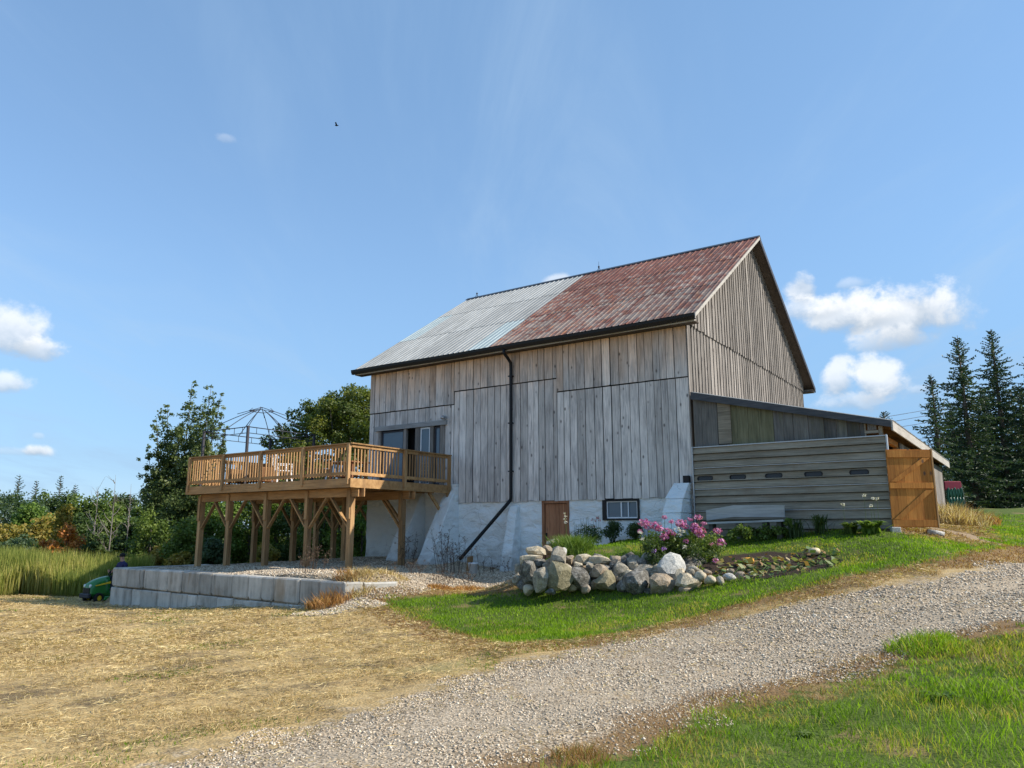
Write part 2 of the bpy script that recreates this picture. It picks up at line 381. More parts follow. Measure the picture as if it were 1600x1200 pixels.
def roofmat(name, kind):
    m, g = newmat(name); pos = g.n('ShaderNodeNewGeometry').outputs['Position']; rnd = g.n('ShaderNodeObjectInfo').outputs['Random']
    p = g.v('ADD', pos, g.v('SCALE', (41., 3., 7.), scale=rnd))
    st = g.noise(g.v('MULTIPLY', p, (3.2, .35, .35)), 3.0, 5, .65, .3); sp = g.noise(p, 2.4, 6, .7)
    if kind == 'grey':
        col = g.ramp(st, [(.3, (.29, .28, .25)), (.5, (.40, .392, .36)), (.72, (.48, .47, .435))])
        tv = g.m('ADD', .84, g.m('MULTIPLY', rnd, .3)); col = g.mix(1.0, col, g.n('ShaderNodeCombineColor', {0: tv, 1: tv, 2: g.m('MULTIPLY', tv, 1.0)}).outputs[0], 'MULTIPLY')
        col = g.mix(g.m('MULTIPLY', g.ss(sp, .6, .72), .4), col, (.30, .22, .16))
        setb(g, col, .6, g.bump(st, .2, .01), .08, .35)
    elif kind == 'pale':
        col = g.ramp(st, [(.3, (.33, .385, .375)), (.6, (.43, .49, .48)), (.8, (.50, .55, .54))]); setb(g, col, .6, None, .08, .35)
    else:
        col = g.ramp(st, [(.32, (.075, .032, .026)), (.47, (.17, .062, .044)), (.60, (.23, .098, .07)), (.76, (.29, .20, .155))])
        y = g.n('ShaderNodeSeparateXYZ', {0: pos}).outputs[1]
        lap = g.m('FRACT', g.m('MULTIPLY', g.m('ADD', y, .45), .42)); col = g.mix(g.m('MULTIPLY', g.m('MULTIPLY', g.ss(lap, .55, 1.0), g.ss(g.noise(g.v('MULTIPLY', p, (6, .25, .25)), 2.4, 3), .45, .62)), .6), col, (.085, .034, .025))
        bare = g.m('ADD', sp, g.ss(y, -.4, 6, .10, -.03))
        col = g.mix(g.m('MULTIPLY', g.ss(bare, .49, .66), .8), col, (.29, .245, .205))
        col = g.mix(g.m('MULTIPLY', g.ss(g.noise(g.v('MULTIPLY', p, (1, .3, .3)), 8, 3), .56, .7), .6), col, (.36, .15, .06))
        tv = g.m('ADD', .8, g.m('MULTIPLY', rnd, .35)); col = g.mix(1.0, col, g.n('ShaderNodeCombineColor', {0: tv, 1: tv, 2: tv}).outputs[0], 'MULTIPLY')
        setb(g, col, .75, g.bump(st, .25, .01), .05, .3)
    return m
M['roof_grey'] = roofmat('grey steel sheet', 'grey'); M['roof_pale'] = roofmat('pale steel sheet', 'pale'); M['roof_rust'] = roofmat('rusted steel sheet', 'rust')
def glass():
    m, g = newmat('window glass'); pos = g.n('ShaderNodeNewGeometry').outputs['Position']
    setb(g, (.07, .11, .15), .22, g.bump(g.noise(pos, 2.5, 2), .12, .05), 0, .6)
    return m
M['glass'] = glass()
def leafmat(name, cols, trans=.35, rough=.55):
    """cols: ramp stops by the per-leaf random value"""
    m, g = newmat(name); r = g.attr('rnd')
    col = g.ramp(r, cols)
    setb(g, col, rough, None, 0, .3)
    tr = g.n('ShaderNodeBsdfTranslucent', {'Color': g.mix(1.0, col, (1.25, 1.35, .6), 'MULTIPLY')})
    mx = g.n('ShaderNodeMixShader', {0: trans, 1: g.b.outputs[0], 2: tr.outputs[0]}); g.nt.links.new(mx.outputs[0], g.out.inputs[0])
    return m

# ================================================================== GROUND
def tps(P, Z, lam=.02):
    P = np.asarray(P, float); Z = np.asarray(Z, float); n = len(P)
    def U(r): return np.where(r > 1e-9, r * r * np.log(r + 1e-12), 0)
    d = np.linalg.norm(P[:, None] - P[None], axis=2)
    A = np.zeros((n + 3, n + 3)); A[:n, :n] = U(d) + lam * np.eye(n); A[:n, n] = 1; A[:n, n + 1:] = P; A[n, :n] = 1; A[n + 1:, :n] = P.T
    w = np.linalg.solve(A, np.concatenate([Z, [0, 0, 0]]))
    def f(X, Y):
        X = np.asarray(X, float); sh = X.shape; q = np.stack([X.ravel(), np.asarray(Y, float).ravel()], 1); out = np.empty(len(q))
        for i in range(0, len(q), 20000):
            qq = q[i:i + 20000]; dd = np.linalg.norm(qq[:, None] - P[None], axis=2)
            out[i:i + 20000] = U(dd) @ w[:n] + w[n] + qq @ w[n + 1:]
        return out.reshape(sh)
    return f
GP = [(800, 1200, 5.6), (1600, 1200, 5.3), (0, 1200, 5.97), (800, 1005, 11.4), (0, 1000, 15.2), (400, 1100, 8.05), (620, 935, 17.9), (700, 925, 18.4),
      (800, 918, 18.9), (870, 926, 16.2), (950, 926, 15.7), (1090, 922, 14.8), (1200, 902, 14.4), (1300, 893, 14.0), (1318, 878, 15.3), (1200, 876, 16.2), (1400, 850, 15.6),
      (1388, 826, 17.8), (1600, 1000, 8.4), (1400, 1030, 8.4), (1000, 990, 11.9), (1300, 925, 12.6), (1600, 878, 15.4), (1600, 853, 18.6), (1600, 820, 27), (1600, 795, 38), (1500, 800, 31),
      (1095, 838, 20.2), (970, 847, 21.4), (872, 880, 22.6), (800, 893, 23.4), (954, 853, 18.6), (900, 866, 17.4), (1050, 870, 16.8), (1150, 850, 18), (840, 885, 18.6), (1470, 824, 20), (740, 897, 21.5)]
common = [tuple(at(*p)) for p in GP]
far = [(-70, 70, -1.3), (-90, 0, -1.3), (70, 70, 2.6), (45, -10, 1.8), (10, -45, 0), (-45, -45, -.9), (10, 90, 1.5), (-25, 40, -1.0), (4, 10, 1.9), (-6, 8, .9), (70, 20, 2.4)]
field = [tuple(at(*p)) for p in [(507, 950, 17.8), (350, 948, 21.2), (188, 945, 25.2), (0, 936, 27.5), (120, 936, 28)]] + [(-14, 4, -.9), (-19, -2, -1.0)]
WL = (-17.2, -6.15); WR = (-5.6, -7.15)           # retaining wall line
padp = [(-16.3, -4.1, .42), (-8.6, -4.1, .56), (-8.6, -2, .6), (-12.1, -.2, .7), (-8.2, -.3, .68), (-17, -5.9, .40), (-11, -6.4, .45), (-6.2, -6.6, .47), (-14, 3, .5), (-17, 2, .3), (-6.5, -.3, .45)]
def unpk(L): a = np.array(L, float); return a[:, :2], a[:, 2]
fF = tps(*unpk(common + far + field)); fP = tps(*unpk(common + far + padp))
def sstep(x, a, b):
    t = np.clip((x - a) / (b - a), 0, 1); return t * t * (3 - 2 * t)
def wallY(X): return WL[1] + (X - WL[0]) * (WR[1] - WL[1]) / (WR[0] - WL[0])
MND = at(596, 915, 18.3)
def H(X, Y):
    X = np.asarray(X, float); Y = np.asarray(Y, float)
    # inside the pad: behind the wall line; right of the wall's end the boundary turns back towards the barn
    yb = np.where(X < WR[0], wallY(X), WR[1] + (X - WR[0]) * 1.3)
    wd = np.where(X < WR[0], .32, .32 + (X - WR[0]) * .8)
    w = sstep(Y - yb, .02, 1.0 * wd + .02) * sstep(X, WL[0] - .9, WL[0] + .15)
    w = w * (1 - sstep(Y, 3, 7))
    z = fF(X, Y) * (1 - w) + fP(X, Y) * w
    z += .34 * np.exp(-((X - MND[0]) ** 2 + (Y - MND[1]) ** 2) / .8)
    r = np.hypot(X, Y); far_ = sstep(r, 80, 150)
    z = z * (1 - far_) + far_ * (-1.0)
    z += (np.sin(X * 2.1 + Y * 1.3) * np.sin(Y * 2.7 - X * .8) * .018 + np.sin(X * 5.3 - Y * 3.1) * .008) * (r < 60)
    return z
def Hs(x, y): return float(H(np.array([x]), np.array([y]))[0])
def ground(px, py):
    r = ray(px, py); d = np.linspace(2, 70, 700)
    P = CAM[None] + d[:, None] * r[None]; h = H(P[:, 0], P[:, 1]); k = np.argmax(P[:, 2] < h)
    if P[k, 2] >= h[k]: return P[-1, 0], P[-1, 1]
    if k:
        a = P[k - 1, 2] - h[k - 1]; b = h[k] - P[k, 2]; t = a / (a + b); q = P[k - 1] * (1 - t) + P[k] * t
    else: q = P[0]
    return float(q[0]), float(q[1])
def poly(L): return np.array([ground(*p) if abs(p[0]) > 60 or p[1] > 100 else p for p in L])
def onpt(L):
    out = []
    for p in L: out.append(ground(p[0], p[1]) if len(p) == 2 else (p[0], p[1]))
    return np.array(out)
def sdf(P, X, Y):
    """signed distance, positive inside"""
    q = np.stack([np.ravel(X), np.ravel(Y)], 1); n = len(P); best = np.full(len(q), 1e9); ins = np.zeros(len(q), bool)
    for i in range(n):
        a = P[i]; b = P[(i + 1) % n]; ab = b - a; t = np.clip(((q - a) @ ab) / (ab @ ab), 0, 1)
        best = np.minimum(best, np.linalg.norm(q - a - t[:, None] * ab, axis=1))
        c = (a[1] > q[:, 1]) != (b[1] > q[:, 1])
        with np.errstate(divide='ignore', invalid='ignore'):
            xi = a[0] + (q[:, 1] - a[1]) / (b[1] - a[1]) * (b[0] - a[0])
        ins ^= c & (q[:, 0] < xi)
    return (np.where(ins, best, -best)).reshape(np.shape(X))
W3 = lambda x, y: (x, y, 0)
P_LAWN = onpt([(598, 938), (640, 962), (700, 985), (790, 1007), (900, 1000), (1000, 984), (1100, 960), (1250, 922), (1400, 888), (1500, 871), (1599, 853), W3(45, 16), W3(60, 60), W3(4.9, 60), W3(4.9, 13), W3(4.9, -.3), W3(-3.1, -.3), W3(-3.1, -2.0), W3(-2.6, -4.4), (812, 925), (760, 929), (690, 930), (640, 932)])
P_GRASS2 = onpt([(880, 1199), (1000, 1172), (1060, 1140), (1120, 1108), (1230, 1086), (1330, 1058), (1400, 1032), (1500, 1008), (1599, 984), W3(26, -10), W3(30, -30), W3(6, -30), W3(5, -16)])
P_ROAD = onpt([(240, 1199), (400, 1158), (560, 1110), (700, 1065), (820, 1030), (930, 1010), (1000, 995), (1100, 972), (1250, 945), (1400, 914), (1500, 897), (1599, 876), W3(40, 10), W3(40, 3),
               W3(18, -7), (1599, 976), (1500, 1000), (1400, 1025), (1330, 1050), (1230, 1078), (1120, 1098), (1060, 1130), (1000, 1160), (870, 1199), W3(4, -17.5), W3(2, -24), W3(1, -21), W3(2.2, -18.6)])
P_PAD = onpt([W3(-17.0, -6.3), W3(-5.4, -7.3), (560, 938), (610, 932), (660, 925), (720, 916), (800, 912), W3(-2.5, -3.8), W3(-3.1, -.2), W3(-12.3, .2), W3(-12.3, 3), W3(-17.3, 3)])
P_GRAVEL2 = onpt([(450, 963), (500, 948), (560, 940), (610, 944), (560, 952), (500, 962)])
P_BED = onpt([(1098, 882), (1130, 868), (1200, 861), (1290, 863), (1318, 876), (1300, 887), (1250, 897), (1200, 905), (1140, 902), (1110, 898)])
P_BED2 = onpt([(900, 872), (1000, 874), (1090, 874), (1120, 885), (1090, 900), (1000, 885), (900, 884)])
P_REED = np.array([at(-700, 940, 31)[:2], at(0, 936, 31)[:2], at(225, 930, 32)[:2], at(235, 900, 44)[:2], at(-700, 900, 50)[:2]])
P_DIRT = np.array([(4.9, -.6), (6.1, -.3), (6.6, 1.2), (6.3, 4), (5.9, 9.5), (4.7, 9.5), (4.7, .2)])

def ax(lo, hi, st, far0, far1, k):
    a = list(np.arange(lo, hi, st)); x = hi; s_ = st
    while x < far1: a.append(x); s_ *= k; x += s_
    x = lo; s_ = st; pre = []
    while x > far0: s_ *= k; x -= s_; pre.append(x)
    return np.array(pre[::-1] + a)
gx = ax(-19, 13, .15, -420, 420, 1.13); gy = ax(-18.5, 3, .15, -220, 620, 1.13)
GX, GY = np.meshgrid(gx, gy, indexing='ij')
GZ = H(GX, GY)
GV = np.stack([GX, GY, GZ], 2).reshape(-1, 3)
dists = {}
for nm, P in (('d_lawn', P_LAWN), ('d_grass', P_GRASS2), ('d_road', P_ROAD), ('d_pad', P_PAD), ('d_grav', P_GRAVEL2), ('d_bed', P_BED), ('d_bedb', P_BED2), ('d_reed', P_REED), ('d_dirt', P_DIRT)):
    dists[nm] = np.clip(sdf(P, GX, GY), -5, 5)
dists['d_lawn'] = np.maximum(dists['d_lawn'], dists['d_grass']); dists['d_pad'] = np.maximum(dists['d_pad'], dists['d_grav']); dists['d_bed'] = np.maximum(dists['d_bed'], dists['d_bedb'])

def groundmat():
    m, g = newmat('ground cover'); pos = g.n('ShaderNodeNewGeometry').outputs['Position']
    n1 = g.noise(pos, 1.1, 5, .65); n2 = g.noise(pos, 7, 5, .65); n3 = g.noise(pos, 45, 4, .65)
    st = g.noise(g.n('ShaderNodeVectorRotate', {'Vector': g.v('MULTIPLY', pos, (1, 1, 1)), 'Angle': g.m('MULTIPLY', n1, 9)}, rotation_type='Z_AXIS').outputs[0], 30, 3)
    jit = g.m('ADD', g.m('MULTIPLY', g.m('SUBTRACT', n1, .5), 1.0), g.m('MULTIPLY', g.m('SUBTRACT', n2, .5), 1.1))
    def e(nm, w=.12, k=1.0): return g.ss(g.m('ADD', g.attr(nm), g.m('MULTIPLY', jit, k)), -w, w)
    straw = g.mix(g.ss(n2, .3, .7), (.30, .20, .085), (.52, .37, .17)); straw = g.mix(g.ss(n1, .50, .66), straw, (.15, .105, .055)); straw = g.mix(g.ss(st, .55, .7), straw, (.60, .45, .22))
    straw = g.mix(g.m('MULTIPLY', g.ss(g.noise(pos, .32, 3), .60, .72), .5), straw, (.16, .18, .07))
    # grey gravel
    vc = g.vor(pos, 34, out='Color'); vd = g.vor(pos, 34); v2 = g.vor(pos, 60, out='Color')
    gv = g.n('ShaderNodeSeparateColor', {0: vc}).outputs[0]; gv2 = g.n('ShaderNodeSeparateColor', {0: v2}).outputs[1]
    gr = g.mix(gv, (.24, .18, .115), (.64, .525, .385)); gr = g.mix(g.m('MULTIPLY', gv2, .4), gr, (.34, .275, .20)); gr = g.mix(g.ss(vd, .45, .8), gr, (.12, .095, .065))
    gr = g.mix(g.m('MULTIPLY', g.ss(n1, .5, .72), .55), gr, (.40, .30, .19))
    rd = g.attr('d_road'); tr = g.m('EXPONENT', g.m('MULTIPLY', g.m('POWER', g.m('DIVIDE', g.m('SUBTRACT', rd, 1.05), .38), 2), -1)); gr = g.mix(g.m('MULTIPLY', tr, g.ss(n2, .3, .6, .1, .45)), gr, (.44, .355, .25)); gr = g.mix(g.m('MULTIPLY', g.ss(g.noise(pos, 2.3, 5, .7), .55, .68), .7), gr, (.33, .23, .12))
    lawn = g.mix(n2, (.05, .075, .012), (.11, .15, .022)); lawn = g.mix(g.ss(n1, .54, .68), lawn, (.24, .17, .075))
    sp_ = g.n('ShaderNodeSeparateXYZ', {0: pos}); wild = g.m('MAXIMUM', g.ss(sp_.outputs[1], 6, 12), g.ss(sp_.outputs[0], -22, -30)); straw = g.mix(wild, straw, g.mix(n2, (.05, .07, .015), (.13, .14, .04)))
    soil = g.mix(n3, (.018, .012, .009), (.055, .037, .027))
    col = straw
    brown = g.mix(n2, (.12, .07, .03), (.28, .175, .08))
    col = g.mix(e('d_road', .25, 1.3), col, gr)
    col = g.mix(e('d_pad', .15, .6), col, gr)
    lawn_m = e('d_lawn', .1, .7)
    edge = g.ss(g.m('ADD', g.attr('d_lawn'), g.m('MULTIPLY', jit, 1.1)), -.75, -.25)
    col = g.mix(g.m('MULTIPLY', edge, .9), col, brown); col = g.mix(lawn_m, col, lawn)
    col = g.mix(e('d_dirt', .3, .8), col, g.mix(n2, (.20, .135, .08), (.38, .28, .17)))
    col = g.mix(e('d_bed', .06, .25), col, soil); col = g.mix(e('d_reed', .3, .5), col, (.12, .11, .04))
    h = g.m('ADD', g.m('MULTIPLY', g.m('SUBTRACT', 1.0, vd), .6), g.m('MULTIPLY', n3, .5))
    setb(g, col, .95, g.bump(h, .6, .03), 0, .2)
    return m
M['ground'] = groundmat()
nX, nY = len(gx), len(gy)
ii, jj = np.meshgrid(np.arange(nX - 1), np.arange(nY - 1), indexing='ij')
quad = np.stack([ii * nY + jj, (ii + 1) * nY + jj, (ii + 1) * nY + jj + 1, ii * nY + jj + 1], 2).reshape(-1, 4)
cen = {k: v.ravel()[quad].mean(1) for k, v in dists.items()}
reg = np.zeros(len(quad), int)
reg[cen['d_road'] > 0] = 1; reg[cen['d_pad'] > 0] = 2; reg[cen['d_lawn'] > 0] = 3; reg[cen['d_bed'] > 0] = 4; reg[cen['d_dirt'] > 0] = 5
for k, nm in enumerate(['ground', 'driveway', 'gravel_path', 'lawn', 'garden_soil', 'dirt_path']):
    q = quad[reg == k]; u, inv = np.unique(q, return_inverse=True)
    o = np_mesh(nm, GV[u], 4, M['ground'], {a: v.ravel()[u] for a, v in dists.items()}, faces=inv.reshape(-1, 4), smooth=True)
    o['kind'] = 'structure'

# ================================================================== BARN
BL = 12.1; BW = 12.4; EZ = 7.62; RZ = 11.72; SB = 2.5
SL = (RZ - EZ) / (BW / 2)
barn = empty('barn', (-BL / 2, BW / 2, .8), 'large weathered grey board barn with a half rusted steel roof on white stone foundation', 'barn')
def roofz(y): return EZ + SL * (y if y < BW / 2 else BW - y)
# foundation: front wall in pieces round the door and window, then the other walls
fm = MB()
def rough_wall(x0, x1, y0, z0, z1, th=.45, nx=None, proj=.02):
    nx = nx or max(2, int((x1 - x0) / .11)); nz = max(2, int((z1 - z0) / .11)); vs = []; fs = []
    for i in range(nx + 1):
        for j in range(nz + 1):
            x = x0 + (x1 - x0) * i / nx; z = z0 + (z1 - z0) * j / nz
            w = math.sin(x * 5.1 + z * 3.3) * math.sin(z * 6.2 - x * 2.4) * proj + math.sin(x * 13.1 + math.sin(z * 9)) * math.sin(z * 17.2 + x * 3) * .012 + rng.normal(0, .006)
            if j == nz: w = 0
            vs.append((x, y0 + w, z))
    for i in range(nx):
        for j in range(nz): a = i * (nz + 1) + j; fs.append((a, a + nz + 1, a + nz + 2, a + 1))
    fm.smooth = True; fm.add(vs, fs); fm.smooth = False
    fm.box(x0, x1, y0 + .05, y0 + th, z0, z1 - .003)
DX0, DX1 = -4.78, -3.84; WX0, WX1 = -2.74, -1.60; WZ0 = 1.90
rough_wall(-BL, -7.98, -.02, -.4, 3.02); rough_wall(-7.975, DX0, 0, -.4, SB); rough_wall(DX1, WX0, 0, -.2, SB); rough_wall(WX0 + .003, WX1 - .003, 0, -.2, WZ0, ); rough_wall(WX1, .02, 0, -.2, SB)
fm.box(-BL + .0, -BL + .45, .44, BW, -.4, 3.0); fm.box(-.43, .0, .46, BW, .2, 4.9); fm.box(-BL + .46, -.44, BW - .4, BW, -.2, 3.0)
fm.box(-8.35, -7.97, -.16, -.03, -.2, 3.1)
fm.build('foundation_wall', M['whitewash'], barn)
# buttresses
def buttress(xc, w, proj_, zt, zb, wt=None, ytop=0.0):
    wt = wt or w; a, b = xc - w / 2, xc + w / 2; c, d = xc - wt / 2, xc + wt / 2; m = MB()
    rows = 7; vs = []
    for k in range(rows + 1):
        t = k / rows; z = zb + (zt - zb) * t; y = -proj_ * (1 - t) ** .92 - .14 - .02 * math.sin(k * 2.3); l = a + (c - a) * t; r_ = b + (d - b) * t
        vs += [(l, y, z), (r_, y, z), (r_, .01 - ytop, z), (l, .01 - ytop, z)]
    fs = []
    for k in range(rows):
        o = 4 * k
        for i in range(4): j = (i + 1) % 4; fs.append((o + i, o + j, o + 4 + j, o + 4 + i))
    fs.append((4 * rows, 4 * rows + 1, 4 * rows + 2, 4 * rows + 3)); m.add(vs, fs)
    return m.build('buttress', M['whitewash'], barn, bevel=.02)
buttress(-8.2, .55, 1.55, 2.95, .2, .42); buttress(-9.6, .5, 1.5, 2.9, .2, .4); buttress(-5.75, .42, .5, 2.35, .1, .3)
# corner buttress: stacked, rounded top, leaning face
m = MB()
for k, (z0, z1, p0, p1) in enumerate([(.9, 1.62, 1.30, 1.10), (1.628, 2.05, 1.10, .98), (2.058, 2.42, .975, .80), (2.428, 2.85, .78, .34)]):
    a, b = -.52, .0
    m.hexa([(a, -p0, z0), (b, -p0 - .0, z0), (b, 0, z0), (a, 0, z0), (a + .03 * k, -p1, z1), (b, -p1, z1), (b, 0, z1), (a + .03 * k, 0, z1)])
m.build('buttress', M['whitewash'], barn, bevel=.015)
# siding boards
def seam(x):
    return 5.77 if (x < -8.2 or x > -4.2) else 6.2
def board(m, x0, x1, y0, th, z0, z1, z1b=None):
    z1b = z1 if z1b is None else z1b
    m.hexa([(x0, y0 - th, z0), (x1, y0 - th, z0), (x1, y0, z0), (x0, y0, z0), (x0, y0 - th, z1), (x1, y0 - th, z1b), (x1, y0, z1b), (x0, y0, z1)])
PX0, PX1, PZ0, PZ1 = -11.62, -8.62, 3.05, 5.12
xs = [-BL]; r_ = random.Random(3)
fixed = [PX0, PX1, -8.2, -4.2, 0.0]
while xs[-1] < -.01:
    w = r_.choice([.2, .23, .25, .28, .3]); nx_ = xs[-1] + w; f_ = [q for q in fixed if xs[-1] < q - 1e-6 and q < nx_ + .12]
    xs.append(f_[0] if f_ else nx_)
for a, b in zip(xs[:-1], xs[1:]):
    xm = (a + b) / 2; s0 = seam(xm); jit = r_.uniform(-.008, .008); gap = r_.choice([.006, .008, .010, .016])
    zb = SB if xm > -8.02 else 3.03
    zb += r_.uniform(-.03, .012)
    m = MB(); board(m, a + gap, b - gap, -.048 + jit, .025, s0 - .004 + r_.uniform(-.005, .003), EZ - .03); m.build('siding_board', M['siding'], barn)
    if PX0 - .01 < a and b < PX1 + .01:
        m = MB(); board(m, a + gap, b - gap, -.02 + jit, .025, PZ1 + .1, s0 - .038); m.build('siding_board', M['siding'], barn)
    else:
        m = MB(); board(m, a + gap, b - gap, -.02 + jit, .025, zb, s0 - .038); m.build('siding_board', M['siding'], barn)
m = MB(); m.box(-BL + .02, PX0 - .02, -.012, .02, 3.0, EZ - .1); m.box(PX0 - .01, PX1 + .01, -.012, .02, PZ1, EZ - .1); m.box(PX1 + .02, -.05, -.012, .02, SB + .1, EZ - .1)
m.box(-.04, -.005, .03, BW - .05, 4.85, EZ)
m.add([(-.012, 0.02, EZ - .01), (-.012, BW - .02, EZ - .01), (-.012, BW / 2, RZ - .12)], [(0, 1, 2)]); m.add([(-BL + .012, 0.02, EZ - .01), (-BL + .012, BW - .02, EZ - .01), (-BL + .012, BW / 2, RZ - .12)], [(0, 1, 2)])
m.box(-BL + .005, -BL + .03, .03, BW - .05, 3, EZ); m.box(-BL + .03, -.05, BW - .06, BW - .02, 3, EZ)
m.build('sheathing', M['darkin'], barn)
# gable boards: narrow, each with a batten over the joint
y = 0.0; k = 0; GS = 7.24
while y < BW - .02:
    w = r_.choice([.2, .22, .24, .27]); y1 = min(BW, y + w); ym = (y + y1) / 2; lean = r_.uniform(-.006, .006)
    def prism(m, x0, x1, ya, yb, z0, za, zb):
        m.hexa([(x0, ya, z0), (x1, ya, z0), (x1, yb, z0), (x0, yb, z0), (x0, ya, za), (x1, ya, za), (x1, yb, zb), (x0, yb, zb)])
    gapg = r_.uniform(.006, .012)
    m = MB(); prism(m, .035, .06, y + gapg, y1 - gapg, GS + r_.uniform(-.03, .02), max(GS + .1, roofz(y) - .03), max(GS + .1, roofz(y1) - .03)); m.build('gable_board', M['gable'], barn)
    m = MB(); prism(m, .0, .025, y + gapg, y1 - gapg, 3.4, GS + .04, GS + .04); m.build('gable_board', M['gable'], barn)
    if y > .01:
        z1 = roofz(y) - .05
        m = MB(); prism(m, .062, .086, y - .024, y + .024, GS - .05, z1, z1)
        prism(m, .027, .05, y - .023, y + .023, 3.5, GS + .01, GS + .01); m.build('batten', M['gable'], barn)
    y = y1
# back and far walls as real boards, wide
for k in range(24):
    m = MB(); a = -BL + k * BL / 24; board(m, a + .005, a + BL / 24 - .005, BW + .03, .025, 2.9, EZ); m.build('back_board', M['gable'], barn)
    a = k * BW / 24
    m = MB(); m.hexa([(-BL - .03, a + .005, 2.9), (-BL - .002, a + .005, 2.9), (-BL - .002, a + BW / 24 - .005, 2.9), (-BL - .03, a + BW / 24 - .005, 2.9), (-BL - .03, a + .005, roofz(a) - .03), (-BL - .002, a + .005, roofz(a) - .03), (-BL - .002, a + BW / 24 - .005, roofz(a + BW / 24) - .03), (-BL - .03, a + BW / 24 - .005, roofz(a + BW / 24) - .03)])
    m.build('back_board', M['gable'], barn)
# roof
OH = .45; RX0, RX1 = -BL - .48, .42
SLEN = math.hypot(BW / 2 + OH, SL * (BW / 2 + OH)); dirS = Vector((0, 1, SL)).normalized(); nS = Vector((0, -SL, 1)).normalized()
ridge = Vector((0, BW / 2, RZ + .05)); eave = ridge - dirS * SLEN
dk = MB()
for sgn in (1, -1):
    def fl(p): return p if sgn == 1 else Vector((p[0], BW - p[1], p[2]))
    p = [fl(Vector((x, 0, 0)) + e_ - nS * t) for t in (.05, .012) for (x, e_) in ((RX0 + .02, eave), (RX1 - .02, eave), (RX1 - .02, ridge), (RX0 + .02, ridge))]
    dk.hexa([Vector((q[0], q[1], q[2])) for q in p])
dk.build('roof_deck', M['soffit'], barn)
def sheet(x0, x1, t0, t1, lift, mat, side=1):
    """steel sheet with raised ribs, from t0 to t1 along the slope"""
    m = MB(); nr = 4; prof = []
    for k in range(nr):
        c = x0 + (x1 - x0) * (k + .5) / nr; hw = (x1 - x0) / nr / 2
        prof += [(c - hw + .0, 0), (c - .035, 0), (c - .014, .019), (c + .014, .019), (c + .035, 0)]
    prof.append((x1, 0)); vs = []
    for t in (t0, t1):
        for (x, h) in prof:
            q = eave + dirS * (t * SLEN) + nS * (h + lift + (.005 if t == t0 else 0)); vs.append((x, q.y if side == 1 else BW - q.y, q.z))
    n = len(prof); m.add(vs, [(i, i + 1, n + i + 1, n + i) for i in range(n - 1)])
    return m.build('roof_sheet', mat, barn)
nsh = 15; sw = (RX1 - RX0) / nsh
splits = [0, .355, .70, 1.0]
for k in range(nsh):
    for j in range(3):
        x0 = RX0 + k * sw; x1 = x0 + sw; jj_ = r_.uniform(-.008, .008)
        if k < 7: mt = M['roof_grey']
        else: mt = M['roof_rust']
        if (k, j) in ((0, 1), (6, 0)): mt = M['roof_pale']
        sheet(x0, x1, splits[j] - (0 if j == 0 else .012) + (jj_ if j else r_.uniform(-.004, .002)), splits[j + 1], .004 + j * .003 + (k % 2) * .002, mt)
    sheet(RX0 + k * sw, RX0 + (k + 1) * sw, -.0, 1.0, .004, M['roof_grey'], -1)
m = MB()
for sgn in (1, -1):
    a = Vector((RX0 - .02, BW / 2, RZ + .105)); q = -dirS * .19 + nS * .0
    yy = BW / 2 + sgn * q.y; m.hexa([(RX0, BW / 2, RZ + .092), (RX1 + .01, BW / 2, RZ + .092), (RX1 + .01, yy, RZ - .015), (RX0, yy, RZ - .015), (RX0, BW / 2, RZ + .108), (RX1 + .01, BW / 2, RZ + .108), (RX1 + .01, yy, RZ + .0), (RX0, yy, RZ + .0)])
m.build('ridge_cap', plain('dark ridge steel', (.06, .065, .075), .5, .3), barn)
# rakes: pale board on the near slope, dark on the far slope
for sgn, mt in ((1, M['fascialight']), (-1, M['blackrough'])):
    for X in (RX1 - .02, RX0 - .012):
        m = MB(); a = eave + Vector((X, 0, 0)); b = ridge + Vector((X, 0, 0))
        pts = []
        for q in (a, b):
            for h in ((-.085 if sgn == 1 else -.15), .004):
                for dx in (0, .032):
                    pts.append((q.x + dx, q.y if sgn == 1 else BW - q.y, q.z + h / nS.z))
        P_ = [pts[0], pts[1], pts[5], pts[4], pts[2], pts[3], pts[7], pts[6]]
        m.hexa(P_); m.build('rake_board', mt, barn)
# eaves: fascia, soffit strip, black gutter
ey = eave.y; ez = eave.z
for sgn in (1, -1):
    Y = lambda v: v if sgn == 1 else BW - v
    m = MB(); m.box(RX0 + .03, RX1 - .03, min(Y(ey + .02), Y(ey + .05)), max(Y(ey + .02), Y(ey + .05)), ez - .2, ez - .03); m.build('fascia_board', M['fascialight'], barn)
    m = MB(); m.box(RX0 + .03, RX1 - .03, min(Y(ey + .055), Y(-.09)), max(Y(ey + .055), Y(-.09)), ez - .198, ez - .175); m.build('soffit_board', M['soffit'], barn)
m = MB(); prof = [(ey + .015, ez - .17), (ey - .06, ez - .17), (ey - .10, ez - .09), (ey - .11, ez - .02), (ey - .125, ez - .015), (ey - .095, ez - .005), (ey - .085, ez - .09), (ey - .05, ez - .15), (ey + .015, ez - .15)]
xs2 = list(np.linspace(RX0 - .06, RX1 + .02, 9)); vs = []
for i, x in enumerate(xs2):
    sag = .012 * math.sin(i * 1.7); vs += [(x, p_[0], p_[1] + sag) for p_ in prof]
n = len(prof); fs = [(i * n + j, i * n + (j + 1) % n, (i + 1) * n + (j + 1) % n, (i + 1) * n + j) for i in range(len(xs2) - 1) for j in range(n)]
fs += [tuple(range(n)), tuple((len(xs2) - 1) * n + j for j in range(n))]; m.add(vs, fs); m.build('gutter', M['black'], barn)
